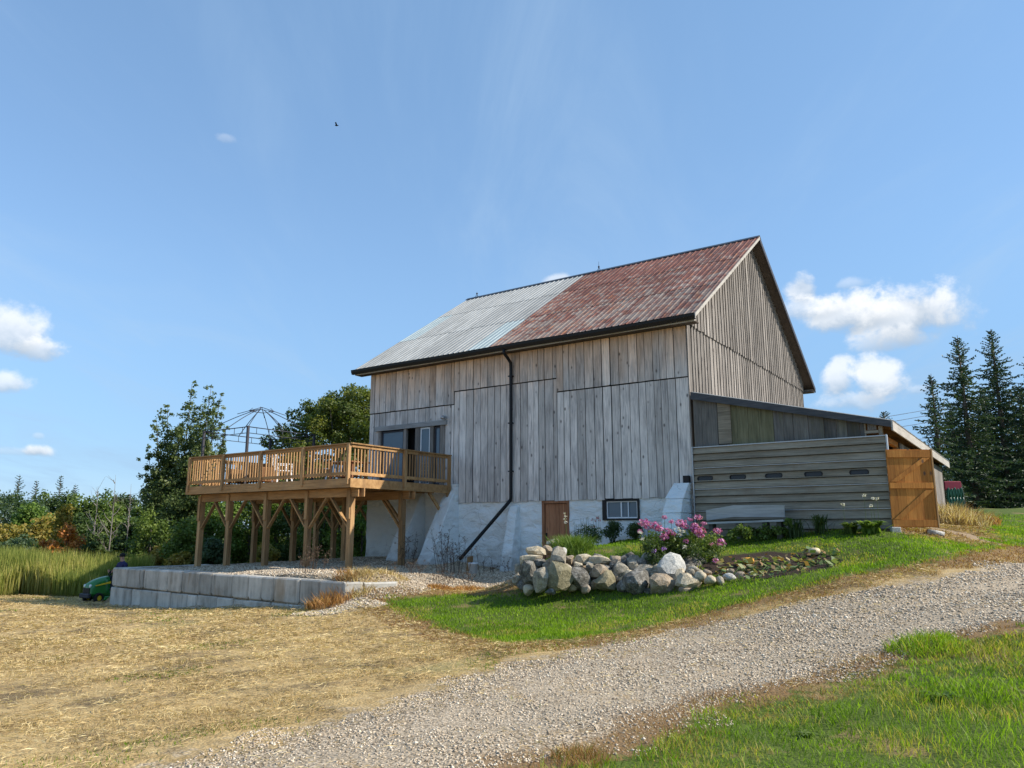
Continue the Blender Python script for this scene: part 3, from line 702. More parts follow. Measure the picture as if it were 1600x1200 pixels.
# downspout with offset elbow, straps, then the long diagonal pipe
DSX = -5.83
ds = MB(); ds.tube([(DSX - .02, ey - .05, ez - .15), (DSX - .02, ey - .05, ez - .27), (DSX, ey + .1, ez - .38), (DSX, -.16, ez - .52), (DSX, -.145, ez - .7), (DSX, -.145, 2.62), (DSX - .01, -.16, 2.5)], .05, 10)
dso = ds.build('downspout', M['black'], barn)
for z in (6.4, 4.9, 3.4):
    m = MB(); m.box(DSX - .075, DSX + .075, -.20, -.085, z, z + .035); m.build('strap', M['black'], dso)
ds = MB(); ds.tube([(DSX - .01, -.16, 2.53), (DSX - .07, -.20, 2.44), (-6.95, -1.08, .86), (-7.02, -1.14, .76)], .055, 10); ds.build('drain_pipe', M['black'], barn)
# plank door
dr = MB(); dr.box(DX0, DX0 + .09, -.03, .1, .3, SB - .09); dr.box(DX1 - .07, DX1, -.03, .1, .3, SB - .09); dr.box(DX0, DX1, -.035, .1, SB - .087, SB - .01)
dfr = dr.build('door_frame', M['door'], barn)
dd = bpy.data.objects.new('door', None); COL.objects.link(dd); dd.parent = barn; dd.matrix_parent_inverse = Matrix.Translation(-barn.location)
a = DX0 + .1
while a < DX1 - .1:
    b = min(a + r_.choice([.14, .16, .18]), DX1 - .078); m = MB(); m.box(a + .003, b - .003, .015 + r_.uniform(-.004, .004), .045, .35, SB - .1); m.build('plank', M['door'], dd); a = b
m = MB(); m.box(DX0 + .13, DX0 + .16, -.02, .014, 1.35, 1.55); m.build('handle', M['black'], dd)
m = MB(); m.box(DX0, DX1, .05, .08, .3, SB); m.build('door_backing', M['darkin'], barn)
# cellar window
m = MB(); x0, x1, z0, z1 = WX0, WX1, WZ0, SB
m.box(x0, x0 + .12, -.04, .1, z0, z1 - .02); m.box(x1 - .05, x1, -.04, .1, z0, z1 - .02); m.box(x0 + .123, x1 - .053, -.04, .1, z1 - .07, z1 - .02); m.box(x0 + .123, x1 - .053, -.04, .1, z0, z0 + .05)
wf = m.build('window', M['black'], barn)
m = MB(); a, b, c, d = x0 + .125, x1 - .055, z0 + .053, z1 - .073
m.box(a, b, .0, .03, c, c + .035); m.box(a, b, .0, .03, d - .025, d); m.box(a, a + .03, .0, .03, c + .037, d - .027); m.box(b - .03, b, .0, .03, c + .037, d - .027); xm = (a + b) / 2 - .02
m.box(xm - .02, xm + .015, -.004, .03, c + .037, d - .027); m.box(xm + .2, xm + .225, -.004, .03, c + .037, d - .027); m.build('sash', M['whiteplastic'], wf)
m = MB(); m.box(a + .01, b - .01, .033, .04, c, d); m.build('pane', M['glass'], wf)
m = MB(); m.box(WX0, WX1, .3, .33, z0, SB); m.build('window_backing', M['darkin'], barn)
# small lamp on the siding and the junction box by the corner
m = MB(); m.box(-8.62, -8.50, -.15, -.085, 5.28, 5.38); m.lathe((-8.56, -.2, 5.33), [(.0, -.06), (.05, -.05), (.07, .02), (.07, .05), (0, .06)], 10, (0, -.4, -1)); m.build('wall_lamp', M['galv'], barn)
m = MB(); m.box(-.22, -.06, -.2, -.08, 2.86, 3.05); m.build('junction_box', M['black'], barn)
# patio doors onto the deck
pd = bpy.data.objects.new('patio_door', None); COL.objects.link(pd); pd.parent = barn; pd.matrix_parent_inverse = Matrix.Translation(-barn.location)
m = MB(); m.box(PX0 - .14, PX1 + .14, -.13, -.05, PZ1 - .03, PZ1 + .13); m.build('lintel', M['greyx'], pd)
pts = [PX0, PX0 + .12, -10.78, -10.6, -9.98, -9.72, PX1 - .12, PX1]
for a, b in ((PX0, PX0 + .12), (-10.40, -10.28), (-9.86, -9.66), (-9.20, -9.05), (PX1 - .13, PX1 + .05)): m = MB(); m.box(a, b, -.085, .02, PZ0, PZ1 - .033); m.build('door_post', M['gable'], pd)
def leafdoor(x0, x1, mat, y=0.0, fr=.06):
    m = MB(); m.box(x0, x0 + fr, y - .03, y + .02, PZ0, PZ1 - .05); m.box(x1 - fr, x1, y - .03, y + .02, PZ0, PZ1 - .05); m.box(x0 + fr, x1 - fr, y - .03, y + .02, PZ1 - .05 - fr, PZ1 - .05); m.box(x0 + fr, x1 - fr, y - .03, y + .02, PZ0, PZ0 + .12)
    o = m.build('door_frame', mat, pd); m = MB(); m.box(x0 + fr, x1 - fr, y - .01, y, PZ0 + .12, PZ1 - .05 - fr); m.build('pane', M['glass'], o)
leafdoor(PX0 + .13, -10.42, M['blackrough']); leafdoor(-9.655, -9.21, M['whiteplastic'], -.02, .05); leafdoor(-9.04, PX1 - .14, M['blackrough'])
m = MB()
for k in range(6): m.box(-9.6 + k * .07, -9.585 + k * .07, -.065, -.055, PZ0 + .05, PZ0 + .85)
for k in range(7): m.box(-9.62, -9.2, -.08, -.067, PZ0 + .07 + k * .12, PZ0 + .085 + k * .12)
m.build('lattice', M['greyx'], pd)
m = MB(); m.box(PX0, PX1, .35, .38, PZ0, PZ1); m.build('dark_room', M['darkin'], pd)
# lightning rods on the ridge
for x, hr_ in ((-5.95, .46), (-12.05, .32)):
    m = MB(); m.tube([(x, BW / 2, RZ + .05), (x, BW / 2, RZ + hr_)], [.014, .005], 6); m.lathe((x, BW / 2, RZ + .24), [(0, -.04), (.03, -.03), (.042, 0), (.03, .03), (0, .04)], 10)
    for t in (0, 2.1, 4.2): m.tube([(x, BW / 2, RZ + .2), (x + .1 * math.cos(t), BW / 2 + .1 * math.sin(t), RZ + .06)], .008, 5)
    m.build('lightning_rod', M['blackrough'], barn)
# cornerboard at the near corner
m = MB(); m.box(-.0, .033, -.085, .0, SB + .4, EZ - .06); m.build('corner_board', M['gable'], barn)

# ================================================================== LEAN-TO
LX = 4.62; LZ0 = 5.24; LZ1 = 4.12; lsl = (LZ0 - LZ1) / LX
lean = empty('lean_to_shed', (LX / 2, BW / 2, 1.6), 'low dark board lean-to shed with sloping roof against the barn gable', 'shed')
def lz(x): return LZ0 - lsl * x
# front wall boards
x = .1; r2 = random.Random(9)
while x < 4.3:
    w = r2.choice([.28, .36, .42, .24]); x1 = min(x + w, 4.32); m = MB(); m.cur = 0
    y0 = -.05 + r2.uniform(-.006, .006)
    board(m, x + .004, x1 - .004, y0, .024, 3.2, lz(x) - .02, lz(x1) - .02); m.build('wall_board', M['siding_olive' if 1.0 < x < 2.0 else 'siding_dark'], lean); x = x1
m = MB(); board(m, .78, 1.12, -.085, .02, 3.84, lz(.78) - .03, lz(1.12) - .03); m.build('patch_board', M['panel'], lean)
m = MB(); m.box(4.33, 4.6, -.08, -.055, 3.86, 3.93); m.box(4.30, 4.33, -.08, -.03, 3.3, 4.1); m.box(4.6, 4.68, -.06, .06, 1.5, 4.02); m.build('corner_post', M['panel'], lean)
m = MB(); m.box(4.37, 4.56, -.078, -.06, 3.94, 4.10)
for k in range(4): m.box(4.385 + k * .045, 4.41 + k * .045, -.085, -.079, 3.95, 4.09)
m.build('vent_panel', M['palebark'], lean)
# roof
m = MB(); Ra, Rb = .11, LX + .28; Yf, Yb = -.22, BW + .3
def rp(x, y, h): return (x, y, lz(x) + h)
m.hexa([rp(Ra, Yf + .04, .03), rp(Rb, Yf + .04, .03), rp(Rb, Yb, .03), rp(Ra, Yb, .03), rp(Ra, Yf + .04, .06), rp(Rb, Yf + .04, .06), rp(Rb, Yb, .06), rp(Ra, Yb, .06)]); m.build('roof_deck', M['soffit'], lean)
nn = 14
for k in range(nn):
    ya = Yf + (Yb - Yf) * k / nn; yb = Yf + (Yb - Yf) * (k + 1) / nn; vs = []; pr = []
    for q in range(4):
        c = ya + (yb - ya) * (q + .5) / 4; pr += [(c - (yb - ya) / 8, 0), (c - .04, 0), (c - .015, .025), (c + .015, .025), (c + .04, 0)]
    pr.append((yb, 0))
    for x in (Ra, Rb + .05):
        for (yy, h) in pr: vs.append((x, yy, lz(x) + .066 + h + (k % 2) * .002))
    m = MB(); n = len(pr); m.add(vs, [(i, i + 1, n + i + 1, n + i) for i in range(n - 1)]); m.build('roof_sheet', M['roof_grey'], lean)
m = MB(); m.hexa([rp(.1, Yf, -.13), rp(Rb, Yf, -.09), rp(Rb, Yf + .038, -.09), rp(.1, Yf + .038, -.13), rp(.1, Yf, .064), rp(Rb, Yf, .062), rp(Rb, Yf + .038, .062), rp(.1, Yf + .038, .064)]); m.build('fascia_board', M['fasciadark'], lean)
m = MB(); zz = lz(Rb); m.box(Rb, Rb + .035, Yf + .0, Yb, zz - .17, zz + .055); m.build('eave_board', M['fascialight'], lean)
for k in range(12):
    yy = .3 + k * 1.1; m = MB(); m.hexa([rp(.1, yy, -.11), rp(Rb - .02, yy, -.11), rp(Rb - .02, yy + .045, -.11), rp(.1, yy + .045, -.11), rp(.1, yy, .028), rp(Rb - .02, yy, .028), rp(Rb - .02, yy + .045, .028), rp(.1, yy + .045, .028)]); m.build('rafter', M['deck'], lean)
# side wall (mostly open): top plate, posts and sheet boards
m = MB(); m.box(4.56, 4.66, .07, BW, 3.72, 3.86); m.build('top_plate', M['gate'], lean)
for yy in (2.2, 5, 8, 11, 12.3):
    m = MB(); m.box(4.55, 4.67, yy, yy + .12, 1.4, 3.718); m.build('post', M['deckz'], lean)
for k in range(28):
    yy = 2.35 + k * .36; m = MB(); m.box(4.675, 4.70, yy + .004, yy + .354, 1.6 if k > 3 else 1.6, 3.86); m.build('wall_board', M['gable'], lean)
for k in range(13):
    xx = .1 + k * .35; m = MB(); m.box(xx, xx + .34, BW - .1, BW - .075, 1.4, lz(xx) - .12); m.build('wall_board', M['siding_dark'], lean)
# old overhead-door sections fixed across the front
ov = empty('overhead_door_panel', (2.4, -.2, 1.55), 'weathered overhead door sections with five oval windows fixed across the shed front', 'door panel')
OX0, OX1 = .10, 4.80; secz = [(3.235, 3.77), (2.685, 3.228), (2.12, 2.678), (1.42, 2.113)]
for si, (z0, z1) in enumerate(secz):
    nb = 3 if si < 3 else 3; hh = (z1 - z0) / nb
    for k in range(nb):
        a = z0 + k * hh; b = a + hh; m = MB(); r_end = OX1 - (r2.uniform(0, .08) if r2.random() < .5 else 0)
        # each course leans out at the bottom like a clapboard
        vs = lambda xa, xb, za, zb, oa, ob: m.hexa([(xa, -.26 - oa, za), (xb, -.26 - oa, za), (xb, -.235, za), (xa, -.235, za), (xa, -.26 - ob, zb), (xb, -.26 - ob, zb), (xb, -.235, zb), (xa, -.235, zb)])
        if si == 1 and k == 1:
            wz0, wz1 = a + .03, b - .045; X = [OX0 + .03]
            for c in (.42, 1.28, 2.18, 3.12, 4.14): X += [c - .20, c + .20]
            X.append(OX1 - .03)
            vs(OX0 + .03, OX1 - .03, a + .006, wz0, .05, .038); vs(OX0 + .03, OX1 - .03, wz1, b - .006, .012, .0)
            for q in range(0, len(X), 2): vs(X[q], X[q + 1], wz0, wz1, .028, .012)
        else:
            vs(OX0 + .03, OX1 - .03, a + .006, b - .012, .055, .0)
        m.build('panel_board', M['panel'], ov)
    m = MB(); m.box(OX0 + .03, OX1 - .03, -.30, -.262, z1 - .014, z1 + .012 if si == 0 else z1 + .003); m.build('joint_strip', M['galv'], ov)
for c in (.42, 1.28, 2.18, 3.12, 4.14):
    z0, z1 = secz[1]; hh = (z1 - z0) / 3; a = z0 + hh + .03; b = z0 + 2 * hh - .045; zc_ = (a + b) / 2; hr = (b - a) / 2; m = MB()
    ring = []
    for q in range(20):
        t = 2 * math.pi * q / 20; cx = c + (.2 - hr) * (1 if math.cos(t) > 0 else -1); ring.append((cx + hr * math.cos(t), zc_ + hr * math.sin(t)))
    outer = [(p_[0] * 1.0, p_[1]) for p_ in ring]
    vs = []; fs = []
    # frame ring, thick rounded slot
    for (sc_, yy) in ((1.18, -.272), (1.18, -.292), (.86, -.292), (.86, -.255)):
        for p_ in ring: vs.append((c + (p_[0] - c) * (1 + (sc_ - 1) * .35), yy, zc_ + (p_[1] - zc_) * sc_))
    for L_ in range(3):
        for q in range(20): fs.append((L_ * 20 + q, L_ * 20 + (q + 1) % 20, (L_ + 1) * 20 + (q + 1) % 20, (L_ + 1) * 20 + q))
    m.add(vs, fs); o = m.build('window_frame', M['black'], ov)
    m = MB(); m.add([(p_[0], -.268, p_[1]) for p_ in ring], [tuple(range(20))]); m.build('pane', M['darkpane'], o)
for X in (OX0, OX1 - .028):
    m = MB(); m.box(X, X + .028, -.33, -.20, 1.44, 3.79); m.build('edge_channel', M['galv'], ov)
m = MB(); m.box(OX0 + .05, OX1 - .08, -.225, -.19, 1.45, 3.7); m.build('backing', M['siding_dark'], ov)
# open plank gate swung out at the shed corner
gt = empty('shed_gate', (4.76, -.40, 1.68), 'orange stained plank gate with diagonal braces standing open at the shed corner', 'gate', rz=R(33)); LOCAL.add(gt.name)
gw = 1.0; gz = 1.76; r3 = random.Random(4); x = 0
while x < gw - .02:
    x1 = min(gw, x + r3.choice([.17, .2, .15])); m = MB(); m.box(x + .002, x1 - .002, 0, .022, .0 + r3.uniform(0, .01), gz - r3.uniform(0, .012)); m.build('plank', M['gate'], gt); x = x1
for (z0, z1) in ((.0 + .02, .17), (.87, 1.0), (gz - .19, gz - .03)):
    m = MB(); m.box(.01, gw - .01, -.027, -.001, z0, z1); m.build('rail', M['gate'], gt)
for (za, zb) in ((.2, .80), (1.04, 1.53)):
    m = MB(); m.bar((.08, -.016, za + .02), (gw - .1, -.016, zb + .0), .028, .14, up=(0, 1, 0)) if False else m.hexa([(.03, -.026, za - .02), (.20, -.026, za - .02), (.20, -.002, za - .02), (.03, -.002, za - .02), (gw - .2, -.026, zb + .03), (gw - .03, -.026, zb + .03), (gw - .03, -.002, zb + .03), (gw - .2, -.002, zb + .03)])
    m.build('brace', M['gate'], gt)
m = MB(); m.box(gw + .002, gw + .03, -.03, .03, 0, gz); m.build('edge_board', M['deckz'], gt)

# ================================================================== DECK
dkx0, dkx1, dky0 = -16.0, -8.18, -4.58; DZ = 3.05
deck = empty('raised_deck', ((dkx0 + dkx1) / 2, -2.3, .55), 'raised brown lumber deck with picket railing on tall braced posts at the barn', 'deck')
yy = dky0 + .04; k = 0
while yy < 1.9:
    m = MB(); m.box(dkx0 + .02, dkx1 - .03 if yy < -.25 else -12.25, yy, yy + .137, DZ - .035, DZ); m.build('deck_board', M['deckx'], deck); yy += .143
x = dkx0 + .05
while x < dkx1 - .05:
    m = MB(); m.box(x, x + .04, dky0 + .045, (-.12 if x > -12.3 else 1.95), 2.83, DZ - .037); m.build('joist', M['deck'], deck); x += .41
def part(nm, mat, *b, **k): m = MB(); m.box(*b); return m.build(nm, M[mat], deck, **k)
part('rim_board', 'deckx', dkx0, dkx1 - .043, dky0, dky0 + .04, 2.80, DZ + .005); part('rim_board', 'deck', dkx1 - .04, dkx1, dky0, -.1, 2.80, DZ + .005)
part('rim_board', 'deck', dkx0 - .04, dkx0 - .003, dky0, 2.0, 2.80, DZ + .005); part('rim_board', 'deckx', dkx0, -12.2, 1.96, 2.0, 2.80, DZ + .005)
rows = [(-4.13, [.42, 2.2, 4.1, 6.0, 7.55], 2.56), (-2.0, [.42, 2.9, 5.4, 7.5], 2.56), (.9, [4.5, 6.6, 7.6], 2.56)]
for (Y, rs, zb) in rows:
    xe = -8.5 + (.26 if Y < 0 else -4.0)
    for dy in (-.085, .045):
        part('beam', 'deckx', dkx0 + .35, xe + (.0 if dy < 0 else .1), Y + dy, Y + dy + .04, zb, 2.805)
    for q, r0 in enumerate(rs):
        X = dkx1 - r0 + .02; X = min(X, -8.5) if Y < 0 else X
        zg = Hs(X, Y) - .12; m = MB(); m.box(X - .075, X + .075, Y - .075 - .015, Y + .075, zg, zb - .01); po = m.build('post', M['deckz'], deck, bevel=.006)
        m = MB(); m.box(X - .06, X + .06, Y - .135, Y - .092, zb - .62, zb + .2); m.build('cleat', M['deckz'], po)
        m = MB(); m.box(X - .06, X + .06, Y - .045 + .003, Y + .042, zb - .009, 2.80); m.build('cleat', M['deckz'], po)
        for s in (-1, 1):
            if s == 1 and q == 0: continue
            if s == -1 and q == len(rs) - 1: continue
            L_ = .82
            m = MB(); m.bar((X + s * .03, Y - .11 + .11, zb - .92), (X + s * L_, Y - .02, zb + .02), .045, .11, up=(0, 1, 0)); m.build('brace', M['deck'], deck)
m = MB(); m.bar((-8.5, -2.0, 1.75), (-9.3, -2.0, 2.58), .05, .10, up=(0, 1, 0)); m.build('brace', M['deck'], deck)
m = MB(); m.bar((-8.35, -.18, 1.95), (-8.35, -1.05, 2.80), .10, .05, up=(1, 0, 0)); m.build('brace', M['deck'], deck)
m = MB(); m.box(-8.24, -8.17, -.33, -.2, 2.0, 2.80); m.build('ledger_post', M['deckz'], deck)
# railing
RH = 1.0
def rail_run(p0, p1, posts, skip_last=False):
    p0 = Vector(p0); p1 = Vector(p1); L = (p1 - p0).length; d = (p1 - p0) / L; nrm = Vector((-d.y, d.x, 0))
    def bx(nm, s0, s1, o0, o1, z0, z1, mat):
        q = []
        for z in (z0, z1):
            for (s, o) in ((s0, o0), (s1, o0), (s1, o1), (s0, o1)): v = p0 + d * s + nrm * o; q.append((v.x, v.y, z))
        m = MB(); m.hexa(q); return m.build(nm, M[mat], deck)
    al = 'deckx' if abs(d.x) > .5 else 'deck'
    bx('top_rail', -.05, L + .05, -.07, .07, DZ + RH - .035, DZ + RH, al); bx('upper_rail', .0, L, -.02, .02, DZ + RH - .125, DZ + RH - .038, al); bx('bottom_rail', .0, L, -.02, .02, DZ + .10, DZ + .19, al)
    for s in posts: bx('rail_post', s - .045, s + .045, .022, .112, DZ - .16, DZ + RH - .038, 'deckz')
    s = .07
    while s < L - .04:
        if all(abs(s - q) > .085 for q in posts): bx('baluster', s - .018, s + .018, -.057, -.022, DZ + .08, DZ + RH - .05, 'deckz')
        s += .128
rail_run((dkx1 - .06, dky0 + .06, 0), (dkx0 + .06, dky0 + .06, 0), [.045, 1.95, 3.9, 5.8, 7.65]); rail_run((dkx1 - .06, -.2, 0), (dkx1 - .06, dky0 + .06, 0), [.08, 2.2])
rail_run((dkx0 + .06, dky0 + .06, 0), (dkx0 + .06, 1.9, 0), [2.2, 4.4, 6.3])
# gazebo frame
gz_ = empty('gazebo_frame', (-14.55, -2.9, DZ), 'bare dark metal gazebo frame with a curved ribbed top standing on the deck', 'gazebo')
gx0, gx1, gy0, gy1, gt_, gp = -15.75, -13.35, -4.25, -1.5, 4.93, 5.86
for (X, Y) in ((gx0, gy0), (gx1, gy0), (gx0, gy1), (gx1, gy1)):
    m = MB(); m.box(X - .035, X + .035, Y - .035, Y + .035, DZ, gt_ + .03); m.build('post', M['blackrough'], gz_)
for (a, b) in (((gx0, gy0), (gx1, gy0)), ((gx1, gy0), (gx1, gy1)), ((gx1, gy1), (gx0, gy1)), ((gx0, gy1), (gx0, gy0))):
    m = MB(); A = Vector((*a, gt_)); B = Vector((*b, gt_)); m.tube([A, B], .016, 6); m.tube([A - Vector((0, 0, .2)), B - Vector((0, 0, .2))], .012, 6)
    for t in (.12, .3, .5, .7, .88): q = A.lerp(B, t); m.tube([q, q - Vector((0, 0, .2))], .010, 5)
    m.build('top_rail', M['blackrough'], gz_)
cx, cy = (gx0 + gx1) / 2, (gy0 + gy1) / 2
def rib(a, rr=.013, top=(0, 0)):
    pts = []
    for k in range(9):
        t = k / 8; x = a[0] + (cx + top[0] - a[0]) * t; y = a[1] + (cy + top[1] - a[1]) * t; z = gt_ + (gp - .12 - gt_) * (.25 * math.sin(t * math.pi / 2) + .75 * t); pts.append((x, y, z))
    m = MB(); m.tube(pts, rr, 6); m.build('roof_rib', M['blackrough'], gz_)
for a in ((gx0, gy0), (gx1, gy0), (gx0, gy1), (gx1, gy1), (cx, gy0), (cx, gy1), (gx0, cy), (gx1, cy)): rib(a, .013, ((a[0] - cx) * .12, (a[1] - cy) * .12))
m = MB(); q = [(cx + sx * .3, cy + sy * .3, gp - .14) for sx, sy in ((-1, -1), (1, -1), (1, 1), (-1, 1))]; m.tube(q + [q[0]], .014, 6)
for p_ in q: m.tube([(cx + (p_[0] - cx) * 1.9, cy + (p_[1] - cy) * 1.9, gp - .26), (cx, cy, gp)], .011, 5); m.tube([p_, (cx + (p_[0] - cx) * .7, cy + (p_[1] - cy) * .7, gp + -.03)], .009, 5)
m.build('top_vent_frame', M['blackrough'], gz_)
# deck furniture seen through the pickets
so = empty('wicker_sofa', (-13.9, -3.6, DZ), 'brown wicker sofa on the deck behind the front pickets', 'sofa')
for nm, b in (('seat', (-14.6, -13.2, -3.95, -3.3, DZ + .16, DZ + .42)), ('backrest', (-14.6, -13.2, -3.28, -3.14, DZ + .16, DZ + .78)), ('armrest', (-14.75, -14.61, -3.95, -3.14, DZ + .12, DZ + .6)), ('armrest', (-13.19, -13.05, -3.95, -3.14, DZ + .12, DZ + .6))):
    m = MB(); m.box(*b); m.build(nm, M['fabric'], so, bevel=.03)
for X in (-14.7, -13.15):
    for Y in (-3.9, -3.2): m = MB(); m.box(X, X + .05, Y, Y + .05, DZ, DZ + .12 if X < -14 or True else 0); m.build('leg', M['fabric'], so)
def chair(x, y, rz, mat, label, grp=None, sc=1):
    e = empty('patio_chair', (x, y, DZ), label, 'chair', grp, rz); LOCAL.add(e.name)
    m = MB(); m.box(-.24, .24, -.24, .24, .40, .44); m.build('seat', mat, e, bevel=.01)
    for k in range(6): m = MB(); m.hexa([(-.22 + k * .078, .2, .46), (-.18 + k * .078, .2, .46), (-.18 + k * .078, .225, .46), (-.22 + k * .078, .225, .46), (-.22 + k * .078, .30, .86), (-.18 + k * .078, .30, .86), (-.18 + k * .078, .325, .86), (-.22 + k * .078, .325, .86)]); m.build('back_slat', mat, e)
    m = MB(); m.box(-.24, .24, .295, .335, .862, .92); m.build('back_rail', mat, e)
    for sx in (-1, 1):
        for sy in (-1, 1): m = MB(); m.bar((sx * .2, sy * .2, .398), (sx * .24, sy * .25, 0), .04, .04, (1, 0, 0)); m.build('leg', mat, e)
        m = MB(); m.box(sx * .26 - .03, sx * .26 + .03, -.24, .27, .62, .65); m.tube([(sx * .26, -.2, .44), (sx * .26, -.2, .62)], .015, 6); m.build('armrest', mat, e)
chair(-12.2, -3.7, R(160), M['whiteplastic'], 'white slatted patio chair beside the brown wicker sofa on the deck'); chair(-12.1, -1.6, R(20), M['whiteplastic'], 'white slatted patio chair nearer the barn wall on the deck')
tb = empty('patio_table', (-10.1, -2.9, DZ), 'low brown plank table on the deck behind the side railing', 'table')
m = MB()
for k in range(6): m.box(-10.7 + k * .2, -10.51 + k * .2, -3.3, -2.5, DZ + .62, DZ + .655)
m.build('table_top', M['door'], tb)
for X in (-10.6, -9.65):
    for Y in (-3.2, -2.65): m = MB(); m.box(X, X + .07, Y, Y + .07, DZ, DZ + .618); m.build('leg', M['door'], tb)
m = MB(); m.box(-10.5, -9.7, -3.1, -2.7, DZ + .2, DZ + .23); m.build('shelf', M['door'], tb)

# ================================================================== RETAINING WALL
rw = empty('retaining_wall', (-11.4, -6.9, -.4), 'grey cast concrete block retaining wall holding the gravel pad below the deck', 'wall')
dW = Vector((WR[0] - WL[0], WR[1] - WL[1], 0)); LW = dW.length; dW /= LW; nW = Vector((-dW.y, dW.x, 0)); r5 = random.Random(12)
def cblock(o, d, n, s0, s1, z0, z1, dep, jit=.03):
    j = r5.uniform(-jit, jit); tz = r5.uniform(-.012, .012); g_ = r5.uniform(.008, .018); ch = .035; P_ = []
    # bevelled face with notched bottom corners
    prof = [(s0 + g_ + .05, z0 + g_), (s1 - g_ - .05, z0 + g_), (s1 - g_, z0 + g_ + .055), (s1 - g_, z1 - g_ + tz), (s0 + g_, z1 - g_ + tz), (s0 + g_, z0 + g_ + .055)]
    vs = []
    for (off, ins) in ((j, .0), (j - .0, 0), (dep, 0)):
        pass
    c = Vector(((s0 + s1) / 2, 0, (z0 + z1) / 2))
    for (off, k) in ((j, .032), (j + .035, 0), (dep, 0)):
        for (s, z) in prof:
            ss_ = s + (k if s < c.x else -k); zz_ = z + (k if z < c.z else -k); v = o + d * ss_ + n * off; vs.append((v.x, v.y, zz_))
    n_ = 6; fs = [tuple(range(n_))[::-1], tuple(2 * n_ + i for i in range(n_))] + [(l * n_ + i, l * n_ + (i + 1) % n_, (l + 1) * n_ + (i + 1) % n_, (l + 1) * n_ + i) for l in range(2) for i in range(n_)]
    m = MB(); m.add(vs, fs); return m.build('concrete_block', M['concrete'], rw)
O = Vector((*WL, 0))
for row, (z0, z1) in enumerate([(-.13, .465), (-.735, -.135)]):
    s = 0 if row == 0 else -.04
    while s < LW - .05:
        w = r5.choice([.62, .78, .95, 1.05, .5]); s1 = s + w
        if s1 > LW - .35: s1 = LW
        cblock(O, dW, nW, s, s1, z0 + .02 * s / LW, z1 + .02 * s / LW, .55); s = s1
R0 = Vector((WR[0] + .02, WR[1] + .02, 0)); dR = Vector((.72, 1.0, 0)).normalized(); nR = Vector((-dR.y, dR.x, 0))
s = .0
for w in (.45, .8): cblock(R0 + Vector((.0, 0, 0)), dR, nR, s, s + w, -.13, .46 + .012, .5); s += w
for w, s in ((1.2, 0),): cblock(R0, dR, nR, s, s + w, -.73, -.14, .5)
m = MB(); m.hexa([(-17.2, -5.6, -.73), (-17.2, -6.14, -.73), (-17.22, -6.14, .4), (-17.22, -5.6, .4)][:0] or [(-17.24, -6.1, -.75), (-16.7, -6.1, -.75), (-16.7, -3.2, -.75), (-17.24, -3.2, -.75), (-17.24, -6.1, .42), (-16.7, -6.1, .42), (-16.7, -3.2, .42), (-17.24, -3.2, .42)]) if False else None
for k in range(3):
    for z0, z1 in ((-.13, .46), (-.735, -.135)): cblock(Vector((-17.2, -5.58, 0)), Vector((0, 1, 0)), Vector((1, 0, 0)), k * .9, k * .9 + .9, z0, z1, .5)

# ================================================================== ROCK GARDEN WALL
def boulder_mesh(rx, ry, rz, seed, blocky=.5):
    bm = bmesh.new(); bmesh.ops.create_icosphere(bm, subdivisions=2, radius=1); q = np.random.default_rng(seed); ph = q.uniform(0, 6, 9); cuts = [(Vector(q.normal(size=3)).normalized(), q.uniform(.55, .84)) for _ in range(14)]
    for v in bm.verts:
        n = v.co.normalized(); p = n.copy()
        k = 1 + .10 * math.sin(3 * n.x + ph[0]) * math.sin(3 * n.y + ph[1]) + .07 * math.sin(6 * n.z + ph[2] + 4 * n.x)
        p *= k
        for (c, dd) in cuts:
            e_ = p.dot(c) - dd
            if e_ > 0: p -= c * e_ * (.78 + .2 * blocky)
        v.co = (p.x * rx * 1.27, p.y * ry * 1.27, p.z * rz * 1.27)
    me = bpy.data.meshes.new('boulder'); bm.to_mesh(me); bm.free()
    me.polygons.foreach_set('use_smooth', [True] * len(me.polygons)); return me
def shade_auto(me, ang=17):
    bm = bmesh.new(); bm.from_mesh(me)
    for e_ in bm.edges:
        if len(e_.link_faces) == 2 and e_.calc_face_angle(0) > R(ang): e_.smooth = False
    bm.to_mesh(me); bm.free()
rk = empty('rock_garden_wall', at(950, 925, 16.2), 'curved dry stacked boulder wall of mixed grey and cream fieldstones edging the flower bed', 'rock wall')
